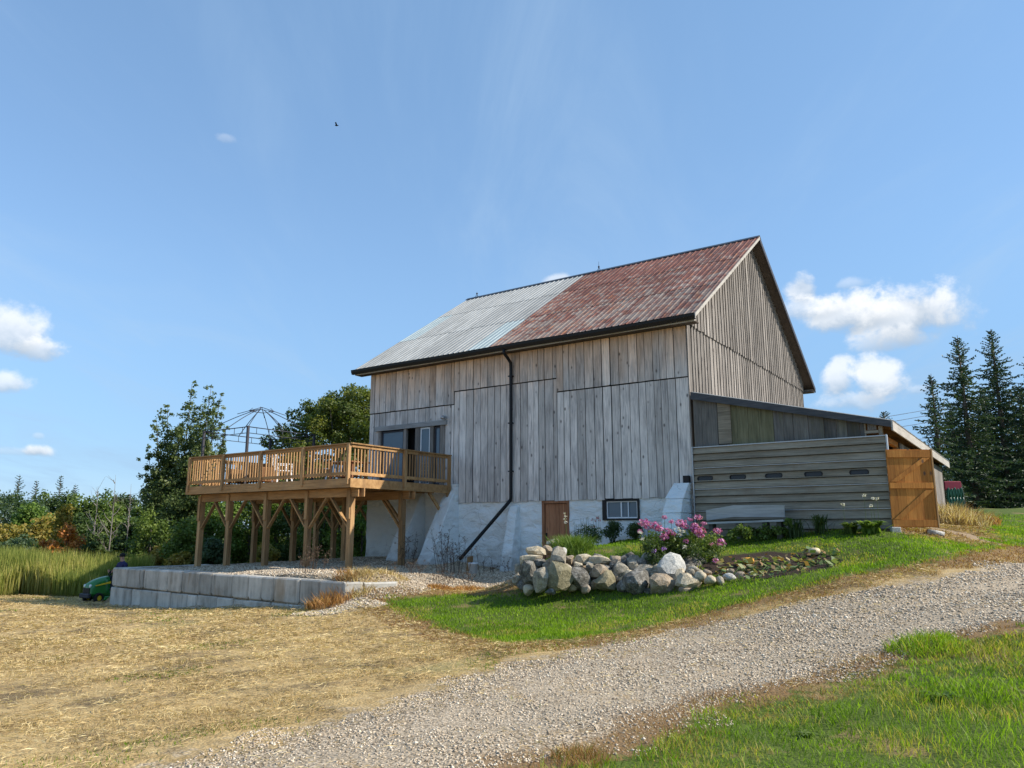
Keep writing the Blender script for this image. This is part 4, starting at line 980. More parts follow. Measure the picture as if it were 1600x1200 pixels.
RK = [  # zoomed x, y, w, h, depth, stone, tilt
    (200, 648, 160, 90, 17.0, 'cream'), (300, 640, 100, 80, 17.3, 'tan'), (350, 582, 130, 70, 18.0, 'cream'), (165, 715, 190, 100, 16.8, 'cream'), (405, 650, 110, 70, 17.0, 'white'), (372, 718, 140, 180, 16.4, 'grey'),
    (470, 715, 100, 80, 16.7, 'tan'), (582, 715, 150, 100, 16.5, 'cream'), (738, 728, 190, 100, 16.4, 'cream'), (150, 830, 140, 260, 16.3, 'dark'), (240, 880, 150, 210, 15.9, 'grey'), (240, 745, 110, 90, 16.7, 'dark'),
    (392, 868, 225, 235, 15.8, 'olive'), (565, 872, 170, 210, 15.9, 'dark'), (718, 828, 165, 125, 16.0, 'tan'), (790, 905, 200, 185, 15.8, 'olive'), (690, 925, 90, 90, 15.9, 'tan'), (850, 765, 90, 110, 16.5, 'tan'),
    (910, 820, 140, 170, 16.1, 'grey'), (1010, 745, 130, 140, 16.4, 'grey'), (1040, 905, 260, 245, 15.5, 'dark'), (1105, 815, 190, 115, 16.0, 'grey'), (1125, 755, 110, 90, 16.5, 'tan'), (1200, 750, 90, 110, 16.4, 'grey'),
    (1322, 782, 245, 195, 15.7, 'white'), (1258, 930, 200, 200, 15.2, 'tan'), (1465, 905, 235, 150, 15.0, 'cream'), (1500, 805, 100, 65, 15.6, 'grey'), (1565, 850, 100, 90, 15.3, 'cream'), (70, 800, 110, 120, 17.0, 'grey'),
    (45, 885, 110, 110, 16.7, 'grey'), (930, 935, 110, 110, 15.6, 'dark'), (1130, 890, 100, 80, 15.6, 'grey'), (620, 965, 90, 70, 15.7, 'tan'), (480, 800, 90, 70, 16.3, 'dark'), (860, 860, 80, 90, 16.0, 'tan'), (1195, 835, 110, 90, 15.9, 'tan'),
    (1390, 850, 110, 130, 15.5, 'cream'), (100, 925, 110, 90, 16.4, 'dark'), (300, 790, 100, 100, 16.5, 'tan'), (650, 790, 100, 80, 16.3, 'grey'), (1450, 975, 120, 70, 14.9, 'tan'), (320, 985, 100, 50, 15.7, 'dark'), (1150, 985, 110, 60, 15.3, 'dark')]
for i, (zx, zy, w, h, d, c) in enumerate(RK):
    px, py = 800 + .1875 * zx, 740 + .1875 * zy; p = at(px, py, d); s = .1875 / 1195 * d; me = boulder_mesh(w * s / 2 * .94, (w + h) * s / 4 * .98, h * s / 2 * .95, 100 + i, .9 if c in ('cream', 'tan') else .5); shade_auto(me); me.materials.append(M['rock_' + c])
    me.name = 'boulder'; o = link('boulder', me, rk, loc=p - np.array(rk.location)); o.rotation_euler = (r5.uniform(-.12, .12), r5.uniform(-.1, .1), HEAD + r5.uniform(-.3, .3))
# inner fill boulders so the wall has a body
for i in range(26):
    t = i / 25; px = 830 + t * 260; d = 16.9 + r5.uniform(0, .5) - t * .9; gxy = at(px, 900, d); z = Hs(gxy[0], gxy[1]); me = boulder_mesh(.2, .2, .2, 300 + i); me.materials.append(M[r5.choice(['rock_grey', 'rock_tan', 'rock_dark'])]); link('boulder', me, rk, loc=np.array([gxy[0], gxy[1], z - .06]) - np.array(rk.location))
for i in range(34):
    t = i / 33; px = 822 + t * 268 + r5.uniform(-4, 4); py = r5.uniform(872, 922); d = 16.15 - t * .8 + (922 - py) * .012; s = r5.uniform(.06, .13); me = boulder_mesh(s * 1.2, s, s, 700 + i, .7); shade_auto(me); me.materials.append(M[r5.choice(['rock_grey', 'rock_tan', 'rock_dark', 'rock_cream', 'rock_cream'])]); me.name = 'boulder'; link('boulder', me, rk, loc=at(px, py, d) - np.array(rk.location))
se = empty('stone_edging', at(1150, 905, 15), 'single row of small pale stones edging the dark soil bed', 'stone edging')
for i, (zx, zy, w, h, c) in enumerate([(390, 505, 80, 50, 'grey'), (355, 520, 60, 50, 'grey'), (430, 548, 90, 80, 'cream'), (498, 580, 85, 65, 'cream'), (570, 582, 65, 60, 'grey'), (640, 560, 85, 60, 'white'), (720, 548, 75, 62, 'tan'), (800, 552, 66, 52, 'tan'), (860, 564, 62, 36, 'tan'), (480, 525, 70, 50, 'tan'), (650, 515, 60, 40, 'tan')]):
    px, py = 1000 + .21875 * zx, 780 + .21875 * zy; d = 14.9 - (zy - 560) * .006; p = at(px, py, d); s = .21875 / 1195 * d; me = boulder_mesh(w * s / 2, w * s / 2 * .8, h * s / 2, 500 + i, .3); me.name = 'stone'; me.materials.append(M['rock_' + c]); link('stone', me, se, loc=p - np.array(se.location))

# ================================================================== SMALL THINGS BY THE BARN
p = at(739, 893, 21.6); zb = Hs(p[0], p[1]) - .02
bk = empty('plastic_pail', (p[0], p[1], zb), 'white plastic pail standing on the gravel at the barn wall', 'bucket')
m = MB(); m.lathe((p[0], p[1], zb), [(.0, 0), (.115, 0), (.13, .26), (.142, .26), (.142, .3), (.128, .3), (.12, .03), (0, .03)], 20); m.build('body', M['whiteplastic'], bk)
m = MB(); m.tube([(p[0] + .142 * math.cos(t), p[1] - .03 - .142 * math.sin(t) * .35, zb + .27 - .14 * math.sin(t)) for t in np.linspace(0, math.pi, 9)], .005, 5); m.build('handle', M['galv'], bk)
p = at(737, 880, 22.3); zb = Hs(p[0], p[1]); m = MB()
stk = empty('wooden_stake', (p[0], p[1], zb), 'short brown wooden post propping the drain pipe end', 'post')
m.hexa([(p[0] - .16, p[1] - .05, zb - .1), (p[0] - .03, p[1] - .05, zb - .1), (p[0] - .03, p[1] + .05, zb - .1), (p[0] - .16, p[1] + .05, zb - .1), (p[0] - .13, p[1] - .05, zb + .42), (p[0] + .02, p[1] - .05, zb + .46), (p[0] + .02, p[1] + .05, zb + .46), (p[0] - .13, p[1] + .05, zb + .42)]); m.build('block', M['deckz'], stk)
# bench
bc = empty('plank_bench', (1.55, -.95, 1.5), 'grey weathered plank bench with a broad warped backrest under the shed panels', 'bench')
bz = Hs(1.6, -.9); Lp = at(1103, 812, 19.1); Rp_ = at(1226, 806, 18.2)
def P(px, py, d): return Vector([float(q) for q in at(px, py, d)])
A, B = P(1104, 813.5, 19.3), P(1226, 808, 18.3); C_, D_ = P(1103, 797, 19.25), P(1225, 789, 18.2); mid = P(1146, 789.5, 18.85); n_ = Vector((0, .045, 0))
m = MB(); base = [A, P(1146, 807.5, 18.95), B, D_, mid, C_]; vs = [q for q in base] + [q + n_ for q in base]
m.add(vs, [(0, 1, 2, 3, 4, 5), (11, 10, 9, 8, 7, 6)] + [(i, i + 6, (i + 1) % 6 + 6, (i + 1) % 6) for i in range(6)]); m.build('backrest', M['benchwood'], bc)
S0, S1 = P(1105, 816.5, 19.2), P(1228, 812, 18.2); fo = Vector((.03, -.36, 0)); th = Vector((0, 0, .045))
m = MB(); m.hexa([S0 + fo - th, S1 + fo - th, S1 - th, S0 - th, S0 + fo, S1 + fo, S1, S0]); m.build('seat', M['benchwood'], bc)
for t in (.1, .45, .78, .95):
    q = S0.lerp(S1, t); zg = Hs(q.x, q.y - .2); m = MB(); m.box(q.x - .05, q.x + .05, q.y - .3, q.y - .04, zg - .05, q.z - .048); m.build('leg', M['siding_dark'], bc)
    m = MB(); 
# birch log and pale block at the shed threshold
for (pa, pb, d, rad, nm, lab, cat, mt) in (((1448, 827), (1474, 825), 17.4, .065, 'birch_log', 'short pale log lying on the dirt in front of the plank gate', 'log', 'palebark'),):
    a, b = P(*pa, d), P(*pb, d - .1); a.z = Hs(a.x, a.y) + rad * .9; b.z = Hs(b.x, b.y) + rad * .9; e_ = empty(nm, (a + b) / 2, lab, cat); m = MB(); m.tube([a, a.lerp(b, .5) + Vector((0, 0, .005)), b], [rad, rad * 1.03, rad], 14); m.build('log_body', M['rock_white'], e_); dd_ = (a - b).normalized()
    m = MB(); m.lathe(a + dd_ * .002, [(0, 0), (rad * .85, 0), (rad * .85, .004), (0, .004)], 14, dd_); m.build('end_grain', M['door'], e_)
p = at(1399, 826, 17.2); z = Hs(p[0], p[1]); m = MB(); m.box(-.1, .1, -.07, .07, -.05, .11); o = m.build('paving_stone', M['rock_white'], None, bevel=.015); o.location = (p[0], p[1], z); o.rotation_euler.z = .5; tag(o, 'small squared white stone at the foot of the shed corner', 'stone')
# hose rack beyond the shed
p = at(1492, 797, 29); z = Hs(p[0], p[1]); hr_ = empty('hose_rack', (p[0], p[1], z), 'maroon topped stand hung with green hoses beyond the shed', 'hose rack', rz=HEAD); LOCAL.add(hr_.name)
m = MB(); m.box(-.32, .32, -.06, .06, 1.02, 1.36); m.build('top_board', M['redpaint'], hr_, bevel=.02)
for sx in (-1, 1): m = MB(); m.bar((sx * .34, 0, 1.3), (sx * .46, .0, 0), .05, .05, (0, 1, 0)); m.build('leg', M['barkwood'], hr_)
for k in range(5):
    c = -.24 + k * .12; m = MB()
    for q in range(3): m.tube([(c + .04 * math.cos(t) + q * .012, -.08 - .02 * q, .72 + .02 * q + (.36 - .04 * (k % 2)) * math.sin(t)) for t in np.linspace(0, 2 * math.pi, 17)], .017, 5)
    m.build('hose_coil', M['hose'], hr_)
# overhead wires
for i, (a, b, lab) in enumerate([((1300, 664, 55), (1700, 585, 75), 'topmost thin overhead wire crossing the sky above the shed'), ((1310, 672, 55), (1700, 592, 75), 'second thin overhead wire crossing the sky above the shed'), ((1330, 678, 55), (1700, 606, 75), 'third thin overhead wire crossing the sky above the shed'), ((1380, 692, 55), (1700, 640, 75), 'lowest thin overhead wire beside the small tree tip')]):
    A, B = P(*a), P(*b); m = MB(); m.tube([A.lerp(B, t) - Vector((0, 0, 1.2 * 4 * t * (1 - t) * .3)) for t in np.linspace(0, 1, 12)], .018, 4, cap=False); o = m.build('overhead_wire', M['blackrough']); tag(o, lab, 'wire')
# bird
p = P(526, 196, 40); m = MB(); m.lathe(p, [(0, -.11), (.03, -.07), (.045, 0), (.03, .06), (0, .13)], 8, RT); m.smooth = True
for s in (-1, 1): q = Vector(FW) * s * .2; m.add([p + Vector(RT) * .04, p - Vector(RT) * .05, p + q - Vector(RT) * .06 + Vector((0, 0, .09)), p + q + Vector(RT) * .02 + Vector((0, 0, .09))], [(0, 1, 2, 3)]); 
o = m.build('bird', M['black']); tag(o, 'tiny dark bird flying high in the open sky', 'bird')

# ================================================================== PLANTS
def unit(a): return a / np.maximum(np.linalg.norm(a, axis=-1, keepdims=True), 1e-9)
def leaves(C, Rr, n, size, seed, shell=.6, squash=.85, wl=.55, up=.3, droop=0, tone=.5, pw=2):
    q = np.random.default_rng(seed); C = np.asarray(C, float); Rr = np.asarray(Rr, float); w = Rr ** pw / np.sum(Rr ** pw)
    k = q.choice(len(C), n, p=w); d = unit(q.normal(size=(n, 3))); rad = Rr[k] * (1 - shell * q.random(n) ** 2) * q.uniform(.8, 1.22, n)
    p = C[k] + d * rad[:, None] * np.array([1, 1, squash])
    nr = unit(d + q.normal(size=(n, 3)) * .75 + np.array([0, 0, up])); t = unit(np.cross(nr, q.normal(size=(n, 3)))); t[:, 2] -= droop; t = unit(t); b = unit(np.cross(nr, t))
    L = (size * q.uniform(.6, 1.3, n))[:, None]; V = np.stack([p - t * L, p + b * L * wl, p + t * L, p - b * L * wl], 1)
    ct = q.random(len(C)); r = np.clip(tone * ct[k] + (1 - tone) * q.random(n), 0, 1)
    return V, np.repeat(r, 4)
def shellpts(c, rad, n, seed, lo=.55):
    q = np.random.default_rng(seed); d = unit(q.normal(size=(n, 3))); return np.array(c) + d * np.array(rad) * q.uniform(lo, 1, n)[:, None] ** .5
GREEN = [(0, (.045, .075, .014)), (.45, (.10, .15, .028)), (.8, (.17, .225, .045)), (1, (.24, .28, .065))]
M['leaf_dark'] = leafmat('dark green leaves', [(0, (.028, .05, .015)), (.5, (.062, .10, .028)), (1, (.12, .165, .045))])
M['leaf_mid'] = leafmat('green leaves', GREEN)
M['leaf_bright'] = leafmat('bright green leaves', [(0, (.07, .12, .018)), (.5, (.13, .205, .035)), (1, (.22, .30, .06))])
M['leaf_maple'] = leafmat('maple leaves', [(0, (.045, .07, .012)), (.5, (.115, .145, .025)), (1, (.23, .23, .045))])
M['leaf_poplar'] = leafmat('poplar leaves', [(0, (.045, .07, .022)), (.5, (.105, .145, .045)), (.85, (.18, .21, .07)), (1, (.30, .32, .17))])
M['leaf_yellow'] = leafmat('yellowing leaves', [(0, (.13, .13, .025)), (.5, (.27, .22, .045)), (1, (.42, .26, .06))])
M['leaf_orange'] = leafmat('orange autumn leaves', [(0, (.26, .085, .02)), (.5, (.48, .18, .04)), (1, (.62, .28, .08))])
M['leaf_blue'] = leafmat('grey green leaves', [(0, (.03, .055, .025)), (.5, (.06, .10, .045)), (1, (.11, .155, .07))])
M['needles'] = leafmat('spruce needles', [(0, (.022, .040, .020)), (.5, (.045, .078, .036)), (1, (.09, .13, .058))], .2)
M['reed'] = leafmat('reed blades', [(0, (.10, .13, .025)), (.4, (.23, .26, .055)), (.75, (.38, .35, .10)), (1, (.52, .43, .18))], .4)
M['grass'] = leafmat('lawn grass blades', [(0, (.08, .13, .006)), (.5, (.19, .32, .012)), (.86, (.31, .44, .025)), (.95, (.38, .34, .06)), (1, (.46, .34, .13))], .45)
M['straw'] = leafmat('dry cut straw', [(0, (.15, .095, .042)), (.3, (.38, .26, .115)), (.65, (.63, .47, .225)), (1, (.83, .69, .40))], .25, .6)
M['browngrass'] = leafmat('browned verge grass', [(0, (.12, .06, .02)), (.4, (.30, .15, .05)), (.72, (.46, .27, .10)), (.88, (.34, .29, .07)), (1, (.12, .20, .03))], .3)
M['orangegrass'] = leafmat('russet dry grass', [(0, (.20, .09, .03)), (.5, (.42, .20, .06)), (1, (.62, .38, .15))], .3)
M['pink'] = leafmat('pink phlox petals', [(0, (.34, .06, .22)), (.5, (.54, .17, .40)), (1, (.72, .42, .60))], .3)
M['whitepetal'] = leafmat('white petals', [(0, (.5, .45, .45)), (1, (.8, .76, .74))], .3)
M['redpetal'] = leafmat('red petals', [(0, (.35, .03, .03)), (1, (.6, .12, .10))], .3)
M['purplepetal'] = leafmat('violet petals', [(0, (.30, .13, .5)), (1, (.5, .3, .7))], .3)
M['squash'] = leafmat('wilting squash leaves', [(0, (.05, .09, .03)), (.25, (.12, .19, .07)), (.45, (.26, .30, .13)), (.65, (.22, .12, .05)), (.85, (.42, .28, .12)), (1, (.55, .48, .30))], .3)
M['pumpkin'] = plain('pumpkin rind', (.62, .33, .05), .45, 0, .4, .3); M['gourd'] = plain('cream gourd rind', (.62, .50, .30), .5, 0, .4, .3)
M['stalk'] = plain('dead stalk', (.075, .05, .035), .9, 0, .2, .5); M['greenstalk'] = plain('green stalk', (.06, .10, .025), .7, 0, .2, .4)

def treebase(px, d, z=None):
    p = at(px, 830, d); return np.array([p[0], p[1], Hs(p[0], p[1]) if z is None else z])
def zpix(py, px, d): return at(px, py, d)[2]
def tree(name, px, d, tops, label, cat, crown, trunk_h, trunk_r, mat, nleaf, lsize, seed, group=None, bark='barkwood', limbs=6, **kw):
    """crown: (clump centres, clump radii) in world"""
    b = treebase(px, d); e = empty(name, b, label, cat, group); q = random.Random(seed); C, Rr = crown
    m = MB(); top = b + np.array([0, 0, trunk_h]); m.tube([b - [0, 0, .2], b + [.03, 0, trunk_h * .35], b + [-.05, .04, trunk_h * .7], top], [trunk_r, trunk_r * .8, trunk_r * .55, trunk_r * .15], 7)
    for i in range(limbs):
        c = C[q.randrange(len(C))]; s = b + np.array([0, 0, trunk_h * q.uniform(.25, .8)]); mid_ = s * .5 + c * .5 + np.array([0, 0, -.1]); m.tube([s, mid_, c], [trunk_r * .4, trunk_r * .22, .015], 5)
    m.build('trunk', M[bark], e)
    V, r = leaves(C, Rr, nleaf, lsize, seed, **kw); np_mesh('crown', V, 4, M[mat], {'rnd': r}, parent=e)
    return e
def blob_tree(name, px, d, ytop, hw, label, mat, seed, n=2600, ls=.16, cat='tree', ybot=None, group=None, nclump=34, cr=.30, conic=0, **kw):
    b = treebase(px, d); zt = zpix(ytop, px, d); zb = b[2] + .3 if ybot is None else zpix(ybot, px, d); rad = hw / 1190 * d; c = np.array([b[0], b[1], (zt + zb) / 2]); q = np.random.default_rng(seed)
    P_ = unit(q.normal(size=(nclump, 3))) * q.uniform(.35, 1, nclump)[:, None] ** .5 * np.array([rad * .85, rad * .85, (zt - zb) / 2 * .9])
    if conic: f = 1 - conic * sstep(P_[:, 2] / ((zt - zb) / 2), -.6, 1.0); P_[:, :2] *= f[:, None]
    C = c + P_; Rr = q.uniform(.7, 1.25, nclump) * cr * rad
    return tree(name, px, d, None, label, cat, (C, Rr), (zt - b[2]) * .75, max(.05, rad * .07), mat, n, ls, seed, group, **kw)

# poplar with several upright leaders
def poplar():
    d = 43; b = treebase(278, d); q = np.random.default_rng(5); C = []; Rr = []
    stems = [(300, 600, 1.1), (330, 604, 1.0), (346, 616, .8), (262, 632, .9), (244, 655, .8), (316, 640, 1.1), (280, 660, 1.2), (232, 705, .8), (352, 668, .7), (228, 745, .9), (300, 690, 1.2)]
    m = MB()
    for (px, py, s) in stems:
        top = at(px, py, d + q.uniform(-1.2, 1.2)); root = b + np.array([(top[0] - b[0]) * .15, (top[1] - b[1]) * .15, .4]); n = 26
        mid_ = root * .5 + top * .5 + np.array([(top[0] - b[0]) * .25, 0, -.3]); pts = []
        for k in range(9):
            t = k / 8; pts.append((1 - t) ** 2 * root + 2 * t * (1 - t) * mid_ + t * t * top)
        m.tube(pts, [.08 * (1 - k / 8.5) + .006 for k in range(9)], 6)
        for k in range(n):
            t = (k + 1) / n; pt = (1 - t) ** 2 * root + 2 * t * (1 - t) * mid_ + t * t * top; r_ = (.60 * (1 - t) ** .7 + .19) * s
            if t < .3: r_ *= .7
            for _ in range(4 if t < .9 else 2):
                o = q.normal(size=3) * r_ * .72; C.append(pt + o * [1, 1, .8]); Rr.append(r_ * q.uniform(.5, .9))
    # heavy lower skirt
    for _ in range(70):
        C.append(at(q.uniform(222, 335), q.uniform(745, 875), d - .5 + q.normal() * 1.0)); Rr.append(q.uniform(.35, .7))
    e = empty('poplar_tree', b, 'tall poplar with several upright leafy leaders left of the deck', 'tree'); m.build('trunk', M['barkwood'], e)
    V, r = leaves(np.array(C), np.array(Rr), 92000, .066, 77, shell=.9, wl=.7, tone=.55, pw=1.35); np_mesh('crown', V, 4, M['leaf_poplar'], {'rnd': r}, parent=e)
poplar()
def maple():
    d = 46; b = treebase(545, d); C = []; Rr = []; q = np.random.default_rng(8); c = at(545, 735, d); zr = 122 / 1180 * d; xr = 122 / 1180 * d
    P_ = unit(q.normal(size=(260, 3))) * q.uniform(.25, 1, 260)[:, None] ** .42; C = c + P_ * np.array([xr, xr, zr]); Rr = q.uniform(.35, .8, 260)
    for (px, py) in ((440, 672), (460, 648), (480, 634), (500, 640), (520, 622), (545, 612), (570, 614), (430, 700), (418, 690), (450, 690)): C = np.vstack([C, at(px, py, d)]); Rr = np.append(Rr, .5)
    tree('maple_tree', 545, d, None, 'broad rounded maple tree rising behind the deck beside the barn', 'tree', (C, Rr), 7, .3, 'leaf_maple', 95000, .078, 9, shell=.55, limbs=14, wl=.75, tone=.6)
maple()
# shrubs and small trees filling in behind the deck posts
SHR = [(236, 38, 790, 34, 'leaf_mid', 'dark leafy shrub left end of the thicket behind the deck'), (262, 36, 838, 24, 'leaf_yellow', 'low yellowing shrub at the left foot of the poplar'),
       (300, 35, 800, 40, 'leaf_mid', 'rounded green shrub seen just left of the first deck post'), (345, 36, 775, 38, 'leaf_bright', 'bright green shrub seen between the first two deck posts'), (390, 37, 745, 42, 'leaf_mid', 'taller green shrub behind the second and third deck posts'),
       (335, 33.5, 835, 26, 'leaf_blue', 'small grey green bush low behind the second deck post'), (430, 38, 738, 40, 'leaf_bright', 'sunlit green shrub behind the third deck post'), (470, 37, 750, 40, 'leaf_dark', 'dark shrub behind the fourth deck post'),
       (500, 35, 790, 34, 'leaf_mid', 'green shrub between the fourth post and the corner post'), (530, 38, 745, 40, 'leaf_dark', 'dark leafy shrub behind the corner post of the deck'), (566, 37, 770, 32, 'leaf_bright', 'bright green shrub touching the barn end behind the deck'),
       (418, 33.5, 845, 26, 'leaf_yellow', 'low olive shrub between the third and fourth deck posts'), (285, 33.5, 862, 22, 'leaf_yellow', 'low brownish weed bush at the back edge of the gravel pad'),
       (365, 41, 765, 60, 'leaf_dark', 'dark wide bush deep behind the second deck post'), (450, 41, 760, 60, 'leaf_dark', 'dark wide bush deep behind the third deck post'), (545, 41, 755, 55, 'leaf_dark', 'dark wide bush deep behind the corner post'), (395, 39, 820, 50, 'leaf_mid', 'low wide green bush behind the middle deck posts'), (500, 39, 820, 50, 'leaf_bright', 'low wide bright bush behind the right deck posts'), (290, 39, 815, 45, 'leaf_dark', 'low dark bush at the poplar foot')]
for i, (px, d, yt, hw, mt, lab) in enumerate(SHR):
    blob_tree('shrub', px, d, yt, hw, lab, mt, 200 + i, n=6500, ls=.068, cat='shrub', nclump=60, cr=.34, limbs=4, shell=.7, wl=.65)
# far treeline on the left
TL = [(-230, 64, 752, 60, 'leaf_mid'), (-140, 62, 762, 60, 'leaf_dark'), (-60, 66, 748, 55, 'leaf_mid'), (4, 70, 762, 36, 'leaf_dark'), (30, 62, 772, 44, 'leaf_blue'), (66, 66, 764, 36, 'leaf_mid'), (46, 54, 782, 34, 'leaf_bright'), (100, 66, 760, 34, 'leaf_dark'), (128, 60, 768, 34, 'leaf_mid'),
      (160, 60, 764, 36, 'leaf_mid'), (192, 62, 766, 30, 'leaf_dark'), (216, 58, 782, 26, 'leaf_mid'), (10, 50, 812, 44, 'leaf_yellow'), (62, 50, 806, 40, 'leaf_yellow'), (170, 50, 800, 36, 'leaf_mid'), (128, 52, 806, 30, 'leaf_dark'), (205, 48, 812, 34, 'leaf_dark'), (-80, 50, 806, 60, 'leaf_yellow'), (-190, 52, 800, 60, 'leaf_mid'), (30, 47, 838, 40, 'leaf_blue'), (90, 47, 842, 30, 'leaf_mid'), (150, 46, 838, 34, 'leaf_dark')]
TLL = ['far round tree beyond the left end of the reeds', 'far dark tree left of the reed bed', 'far mid green tree beyond the left reeds', 'dark tree at the left edge of the distant treeline', 'grey green tree near the left of the distant treeline', 'mid green tree between the pines of the distant treeline', 'bright green small tree in front of the grey green one',
       'dark crown just right of the distant pines', 'mid green tree behind the orange tree', 'rounded green tree left of the bare snags', 'dark tree in the treeline left of the poplar', 'small green tree touching the poplar', 'yellowing thicket at the left edge above the reeds', 'olive yellow tree left of the orange tree', 'green tree above the mower behind the reeds', 'dark tree right of the orange tree',
       'dark low tree just left of the poplar foot', 'yellowing tree beyond the left frame edge', 'green tree far left beyond the reeds', 'grey green bush low above the left reeds', 'low green bush below the orange tree', 'low dark bush above the reeds right of the orange tree']
for i, ((px, d, yt, hw, mt), lab) in enumerate(zip(TL, TLL)):
    blob_tree('leafy_tree', px, d, yt, hw, lab, mt, 400 + i, n=6500, ls=.105, nclump=70, cr=.32, limbs=4, shell=.65, wl=.7)
blob_tree('orange_tree', 97, 45, 768, 20, 'small orange autumn tree standing at the back of the reeds', 'leaf_yellow', 61, n=1500, ls=.12, nclump=34, cr=.36, conic=.6)
blob_tree('rust_shrub', 106, 43, 818, 24, 'rust orange shrub at the foot of the orange tree', 'leaf_orange', 62, n=1600, ls=.11, nclump=30, cr=.36, cat='shrub')
blob_tree('rust_shrub', 78, 43.4, 834, 16, 'smaller rusty shrub left of the rust orange one', 'leaf_orange', 63, n=700, ls=.11, nclump=16, cr=.4, cat='shrub')
# pines of the treeline
def conifer(name, px, d, ytop, hw, label, seed, full=0, ybase=None, dens=1.0, mat='needles', droop=.34, bare=0, group=None, sp=.17, expo=.8):
    b = treebase(px, d); q = np.random.default_rng(seed); zt = zpix(ytop, px, d); Ht = zt - b[2]; Rm = 1.18 * hw / 1190 * d; e = empty(name, b, label, 'tree', group)
    m = MB(); m.tube([b - [0, 0, .2], b + [0, 0, Ht * .5], b + [.03, 0, Ht]], [Rm * .06 + .05, Rm * .035 + .03, .01], 7); V = []; rn = []
    z = Ht * .02 + bare
    while z < Ht - .12:
        t = z / Ht; L = Rm * (1 - t) ** expo * 1.05 + .05; nb = full + (3 if dens > .8 else 3); a0 = q.uniform(0, 6.28)
        for k in range(nb):
            a = a0 + 6.283 * k / nb + q.uniform(-.25, .25); l = L * q.uniform(.5, 1.2); rise = (.5 if t > .82 else .28 if t > .55 else .02) - q.uniform(0, .12); dr = np.array([math.cos(a), math.sin(a), 0]); n = max(4, int(l / .085 * dens))
            s = np.linspace(.06, 1, n); zz = rise * l * s - droop * l * s * (1 - .25 * s) * (0 if t > .82 else 1) + .10 * l * s ** 3
            P_ = b + np.array([0, 0, z]) + dr * (l * s)[:, None] + np.array([0, 0, 1]) * zz[:, None]
            if t > .35 or k % 3 == 0: m.tube([P_[0] - dr * .05, P_[n // 2], P_[-1]], [.022 * (1 - t) + .008, .012, .004], 4, cap=False)
            side = np.cross(dr, [0, 0, 1])
            for sgn in (-1, 0, 1, 2):
                if sgn >= 2: off = unit(q.normal(size=(n, 3)) * [1, 1, .3] + [0, 0, -.9])
                else: off = unit(dr * .75 + side * sgn * .8 + q.normal(size=(n, 3)) * .30 + [0, 0, -.08 if sgn else .2])
                ll = (.21 + .20 * (1 - s) * min(1, l)) * q.uniform(.6, 1.15, n) * (.85 if t < .7 else .85 - 1.6 * (t - .7)); w = unit(np.cross(off, q.normal(size=(n, 3)))) * .036
                tip = P_ + off * ll[:, None]; mid_ = P_ + off * ll[:, None] * .5; V.append(np.stack([P_, mid_ + w, tip, mid_ - w], 1)); rn.append(np.repeat(q.random(n) * .6 + .4 * q.random(), 4))
        z += sp * q.uniform(.75, 1.2) * (1 if t < .7 else .75)
    m.build('trunk', M['barkwood'], e); np_mesh('crown', np.concatenate(V), 4, M[mat], {'rnd': np.concatenate(rn)}, parent=e)
conifer('spruce_tree', 1480, 38, 584, 46, 'slimmest left spruce of the row beyond the shed', 31, dens=.85, bare=.3)
conifer('spruce_tree', 1530, 40, 524, 66, 'middle spruce of the row beyond the shed', 32, dens=1.0)
conifer('spruce_tree', 1586, 42, 514, 66, 'tall right spruce of the row beyond the shed', 33, dens=1.0)
conifer('spruce_tree', 1650, 41, 540, 66, 'spruce half outside the right edge of the view', 34, dens=.8)
conifer('spruce_tree', 1506, 44, 640, 52, 'low dark spruce filling behind the slim one', 35, dens=1.2, full=1)
conifer('spruce_tree', 1560, 45, 610, 64, 'broad dark spruce filling between the two tall ones', 36, dens=1.2, full=1)
conifer('spruce_tree', 1620, 46, 600, 70, 'broad dark spruce at the right edge behind the row', 37, dens=1.1, full=1)
conifer('distant_conifer', 1398, 55, 643, 26, 'small conifer tip showing just above the shed roof', 38, dens=1.0, expo=.5)
for i, (px, yt, hw, lab) in enumerate([(20, 741, 16, 'leftmost pine of the distant treeline'), (48, 750, 14, 'second pine from the left in the distant treeline'), (86, 742, 16, 'pointed pine nearest the orange tree'), (110, 756, 12, 'short pine right of the pointed pine')]): conifer('distant_pine', px, 76, yt, hw, lab, 50 + i, dens=.8, sp=.3, expo=.6)
# bare snags
for i, (px, yt, d, lab) in enumerate([(146, 760, 46, 'bare dead snag with forked top behind the reeds'), (172, 742, 46, 'pale bare dead trunk right of the forked snag'), (198, 756, 47, 'thin bare sapling left of the poplar')]):
    b = treebase(px, d); zt = zpix(yt, px, d); q = np.random.default_rng(70 + i); e = empty('bare_tree', b, lab, 'tree'); m = MB(); h = zt - b[2]; m.tube([b, b + [.1, 0, h * .4], b + [-.08, .1, h * .75], b + [0, 0, h]], [.06, .042, .022, .006], 6)
    for k in range(15):
        t = q.uniform(.25, .95); s = b + np.array([0, 0, h * t]); a = q.uniform(0, 6.28); l = (1.1 - t) * q.uniform(.7, 1.6) * (.5 if i == 2 else 1); e1 = s + np.array([math.cos(a) * l * .5, math.sin(a) * l * .5, l * .55]); e2 = s + np.array([math.cos(a) * l * .8, math.sin(a) * l * .8, l * 1.2]); m.tube([s, e1, e2], [.03, .018, .006], 4, cap=False)
        m.tube([e1, e1 + q.normal(size=3) * .3 + [0, 0, .3]], [.012, .004], 4, cap=False)
    m.build('trunk', M['palebark'], e)

